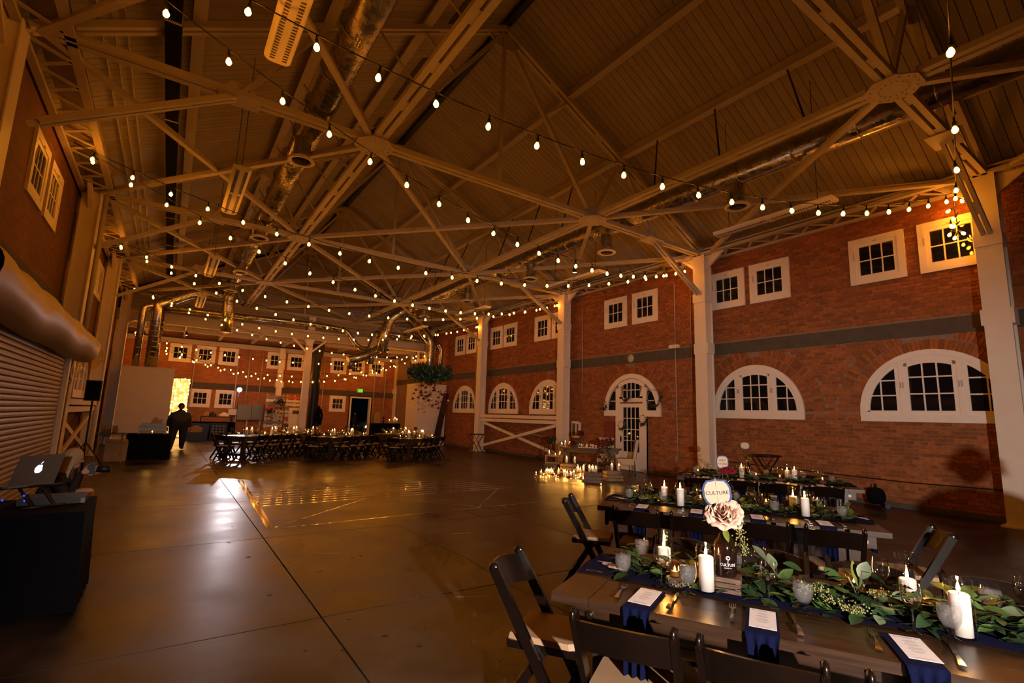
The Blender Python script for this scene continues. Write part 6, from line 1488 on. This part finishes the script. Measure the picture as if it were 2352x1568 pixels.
def hand(pts_fn, parent, m, palm, fdir, side, up, r=.0085, curl=.5):
    """palm centre, finger direction, side direction; five fingers"""
    palm, f, s, u = Vector(palm), Vector(fdir).normalized(), Vector(side).normalized(), Vector(up).normalized()
    V = [(*(palm-f*.045), (.026, .016)), (*palm, (.036, .014)), (*(palm+f*.03), (.036, .013))]; E_ = [(0, 1), (1, 2)]
    mb = MB()
    for k, L_ in enumerate((.062, .075, .08, .072, .058)):
        if k == 0: b = palm-f*.02+s*.035; d = (f*.6+s*.8).normalized()
        else: b = palm+f*.035+s*(.027-.018*(k-1)); d = f
        p1 = b+d*L_*.5; d2 = (d*math.cos(curl)-u*math.sin(curl)).normalized(); p2 = p1+d2*L_*.3; d3 = (d*math.cos(curl*1.9)-u*math.sin(curl*1.9)).normalized(); p3 = p2+d3*L_*.22
        mb.tube([b-d*.012, b, p1, p2, p3], [r, r*1.05, r, r*.9, r*.6], 8)
    mb.ball(palm, .042, 12, 8, (1, 1, 1)) if False else mb.box(palm, (.001, .001, .001))
    R = Matrix((s, f, u)).transposed(); mb.ball(palm, 1, 14, 8, (.040, .052, .017), R)
    return obj('hand', mb, m, parent)
# large man in a dark polo shirt walking past the enclosure
t = thing('person', 'large man in dark polo shirt and black trousers standing by the buffet', 'person', (.45, 23.2, 0), .15); t.scale = (1.15, 1.1, 1.0)
B = [(0, 0, .98, (.25, .20)), (0, -.02, 1.15, (.28, .24)), (0, -.02, 1.32, (.27, .21)), (0, 0, 1.43, (.16, .12)), (0, .01, 1.55, (.07, .075)),
     (.23, 0, 1.35, .075), (.30, .02, 1.10, .062), (.31, -.06, .88, .045), (-.23, 0, 1.35, .075), (-.30, .02, 1.10, .062), (-.32, -.04, .88, .045),
     (.14, 0, .86, .17), (.15, .03, .48, .11), (.16, .10, .10, .075), (-.14, 0, .86, .17), (-.16, -.06, .48, .11), (-.19, -.10, .10, .075),
     (.17, .0, .045, .05), (-.21, -.24, .045, .05)]
E_ = [(0, 1), (1, 2), (2, 3), (3, 4), (2, 5), (5, 6), (6, 7), (2, 8), (8, 9), (9, 10), (0, 11), (11, 12), (12, 13), (0, 14), (14, 15), (15, 16), (13, 17), (16, 18)]
skin('body', B, E_, 'black_fabric', t)
sh = [(0, 0, .95, (.275, .225)), (0, -.02, 1.15, (.295, .255)), (0, -.02, 1.32, (.285, .225)), (0, 0, 1.44, (.17, .13)), (0, .0, 1.51, (.085, .08)), (.22, 0, 1.35, .09), (.285, .02, 1.15, .085), (-.22, 0, 1.35, .09), (-.285, .02, 1.15, .085)]
skin('polo_shirt', sh, [(0, 1), (1, 2), (2, 3), (3, 4), (2, 5), (5, 6), (2, 7), (7, 8)], 'grey_fabric', t)
head(t, (0, -.01, 1.655), .105, 'skin_dark', 'black_fabric', 0)
for s in (-1, 1): hand(None, t, 'skin_dark', (s*.32, -.07, .81), (0, -.15, -1), (-s*.2, -1, 0), (s, 0, 0), .010)
# photographer crouching behind the black cloth table
Yw = 7.6; hp = at(163, 1052, 1, Yw); cp = at(212, 1077, 1, Yw)
t = thing('person', 'blond woman in black crouching with a camera behind the black table', 'person', (hp.x, Yw, 0))
hx2 = 0; hz2 = hp.z; cx2 = cp.x-hp.x; cz2 = cp.z
B = [(-.16, .0, hz2-.47, (.16, .15)), (-.13, 0, hz2-.34, (.14, .12)), (-.06, 0, hz2-.24, (.15, .10)), (-.02, 0, hz2-.13, .05), (0, 0, hz2-.07, .045),
     (-.06, -.17, hz2-.22, .058), (.05, -.22, hz2-.42, .046), (cx2-.10, -.06, cz2-.03, .034), (-.06, .17, hz2-.22, .058), (.05, .2, hz2-.42, .046), (cx2-.10, .06, cz2-.03, .034)]
E_ = [(0, 1), (1, 2), (2, 3), (3, 4), (2, 5), (5, 6), (6, 7), (2, 8), (8, 9), (9, 10)]
skin('body', B, E_, 'black_fabric', t)
zc_ = hz2-.47
skin('legs', [(-.16, 0, zc_, .13), (-.12, -.11, zc_-.02, .10), (.24, -.13, zc_+.12, .07), (.03, -.13, .09, .05), (.18, -.13, .04, .035), (-.12, .11, zc_-.02, .10), (.22, .15, zc_+.06, .07), (.0, .15, .09, .05), (.15, .15, .04, .035)], [(0, 1), (1, 2), (2, 3), (3, 4), (0, 5), (5, 6), (6, 7), (7, 8)], 'skin', t)
head(t, (0.02, 0, hz2), .095, 'skin', 'blond', PI/2, .25, 2.6)
hand(None, t, 'skin', (cx2-.04, -.06, cz2-.01), (1, .3, .2), (0, .3, 1), (0, -1, 0), .008, .6)
hand(None, t, 'skin', (cx2-.0, .05, cz2-.04), (1, -.2, .3), (0, .5, 1), (0, 1, -.2), .008, .5)
c = thing('photo_camera', 'black photo camera with long lens in the crouching womans hands', 'camera', cp)
obj('camera_body', MB().bb((-.04, -.07, -.05), (.03, .07, .05)).bb((-.03, -.03, .05), (.03, .03, .08)), 'black_metal', c)
obj('lens', MB().tube([(.03, 0, 0), (.10, 0, 0), (.17, 0, -.0)], [.038, .040, .045], 14), 'black_metal', c)
# figure in the doorway
P = at(818, 990, 1, YB+1.2); t = thing('person', 'dim figure in dark clothes standing in the back doorway', 'person', (P.x-.15, YB+1.3, -.055), .6)
B = [(0, 0, .95, (.17, .13)), (0, 0, 1.2, (.19, .13)), (0, 0, 1.42, (.15, .10)), (0, 0, 1.52, .06), (.19, 0, 1.40, .06), (.24, 0, 1.12, .05), (.2, -.1, .9, .04), (-.19, 0, 1.40, .06), (-.24, 0, 1.12, .05), (-.2, -.1, .9, .04), (.09, 0, .85, .1), (.1, 0, .45, .075), (.1, 0, .08, .055), (-.09, 0, .85, .1), (-.1, 0, .45, .075), (-.1, 0, .08, .055)]
skin('body', B, [(0, 1), (1, 2), (2, 3), (2, 4), (4, 5), (5, 6), (2, 7), (7, 8), (8, 9), (0, 10), (10, 11), (11, 12), (0, 13), (13, 14), (14, 15)], 'black_fabric', t, 1)
head(t, (0, 0, 1.63), .09, 'skin', 'black_fabric')
for s in (-1, 1): hand(None, t, 'skin', (s*.2, -.12, .83), (0, -.2, -1), (-s*.2, -1, 0), (s, 0, 0))
# bystander beside the camera whose shadow falls on the brick wall
PS = Vector((4.30, -.795, 0)); t = thing('person', 'bystander just out of view whose shadow falls on the brick wall', 'person', PS, -1.2)
B = [(0, 0, .98, (.20, .15)), (0, 0, 1.2, (.22, .15)), (0, 0, 1.40, (.19, .12)), (0, 0, 1.52, .06), (.21, 0, 1.39, .07), (.27, 0, 1.12, .055), (.22, -.16, .98, .04), (-.21, 0, 1.39, .07), (-.27, 0, 1.12, .055), (-.22, -.16, .98, .04), (.1, 0, .86, .11), (.11, 0, .46, .08), (.11, 0, .08, .055), (-.1, 0, .86, .11), (-.11, 0, .46, .08), (-.11, 0, .08, .055)]
skin('body', B, [(0, 1), (1, 2), (2, 3), (2, 4), (4, 5), (5, 6), (2, 7), (7, 8), (8, 9), (0, 10), (10, 11), (11, 12), (0, 13), (13, 14), (14, 15)], 'black_fabric', t, 2)
head(t, (0, 0, 1.635), .10, 'skin', 'black_fabric', 0, 0, 1.0)
for s in (-1, 1): hand(None, t, 'skin', (s*.22, -.2, .93), (0, -.6, -.8), (-s*.2, -1, 0), (s, 0, 0))

# photo flash behind the camera; unseen flap added to keep its light off the roof
FP = Vector((0.0, -2.7, 1.965)); ad_ = Vector((7.1, 9.1, 0)).normalized()
t = thing('strobe_stand', 'photo flash with black flap on a stand behind the camera', 'flash', (FP.x, FP.y, 0), math.atan2(ad_.y, ad_.x)-PI/2)
obj('pole', MB().tube([(0, -.12, .05), (0, -.12, FP.z-.06)], .014, 6), 'black_metal', t)
for k in range(3): obj('leg', MB().tube([(0, -.12, .7), (.4*math.cos(k*2.1+.5), -.12+.4*math.sin(k*2.1+.5), .02)], .01, 6), 'black_metal', t)
obj('flash_head', MB().bb((-.08, -.26, FP.z-.08), (.08, -.06, FP.z+.08)), 'black_metal', t)
obj('flap', MB().box((0, .10, FP.z+.066), (.7, .36, .006), Euler((.02, 0, 0)).to_matrix()), 'black_metal', t)
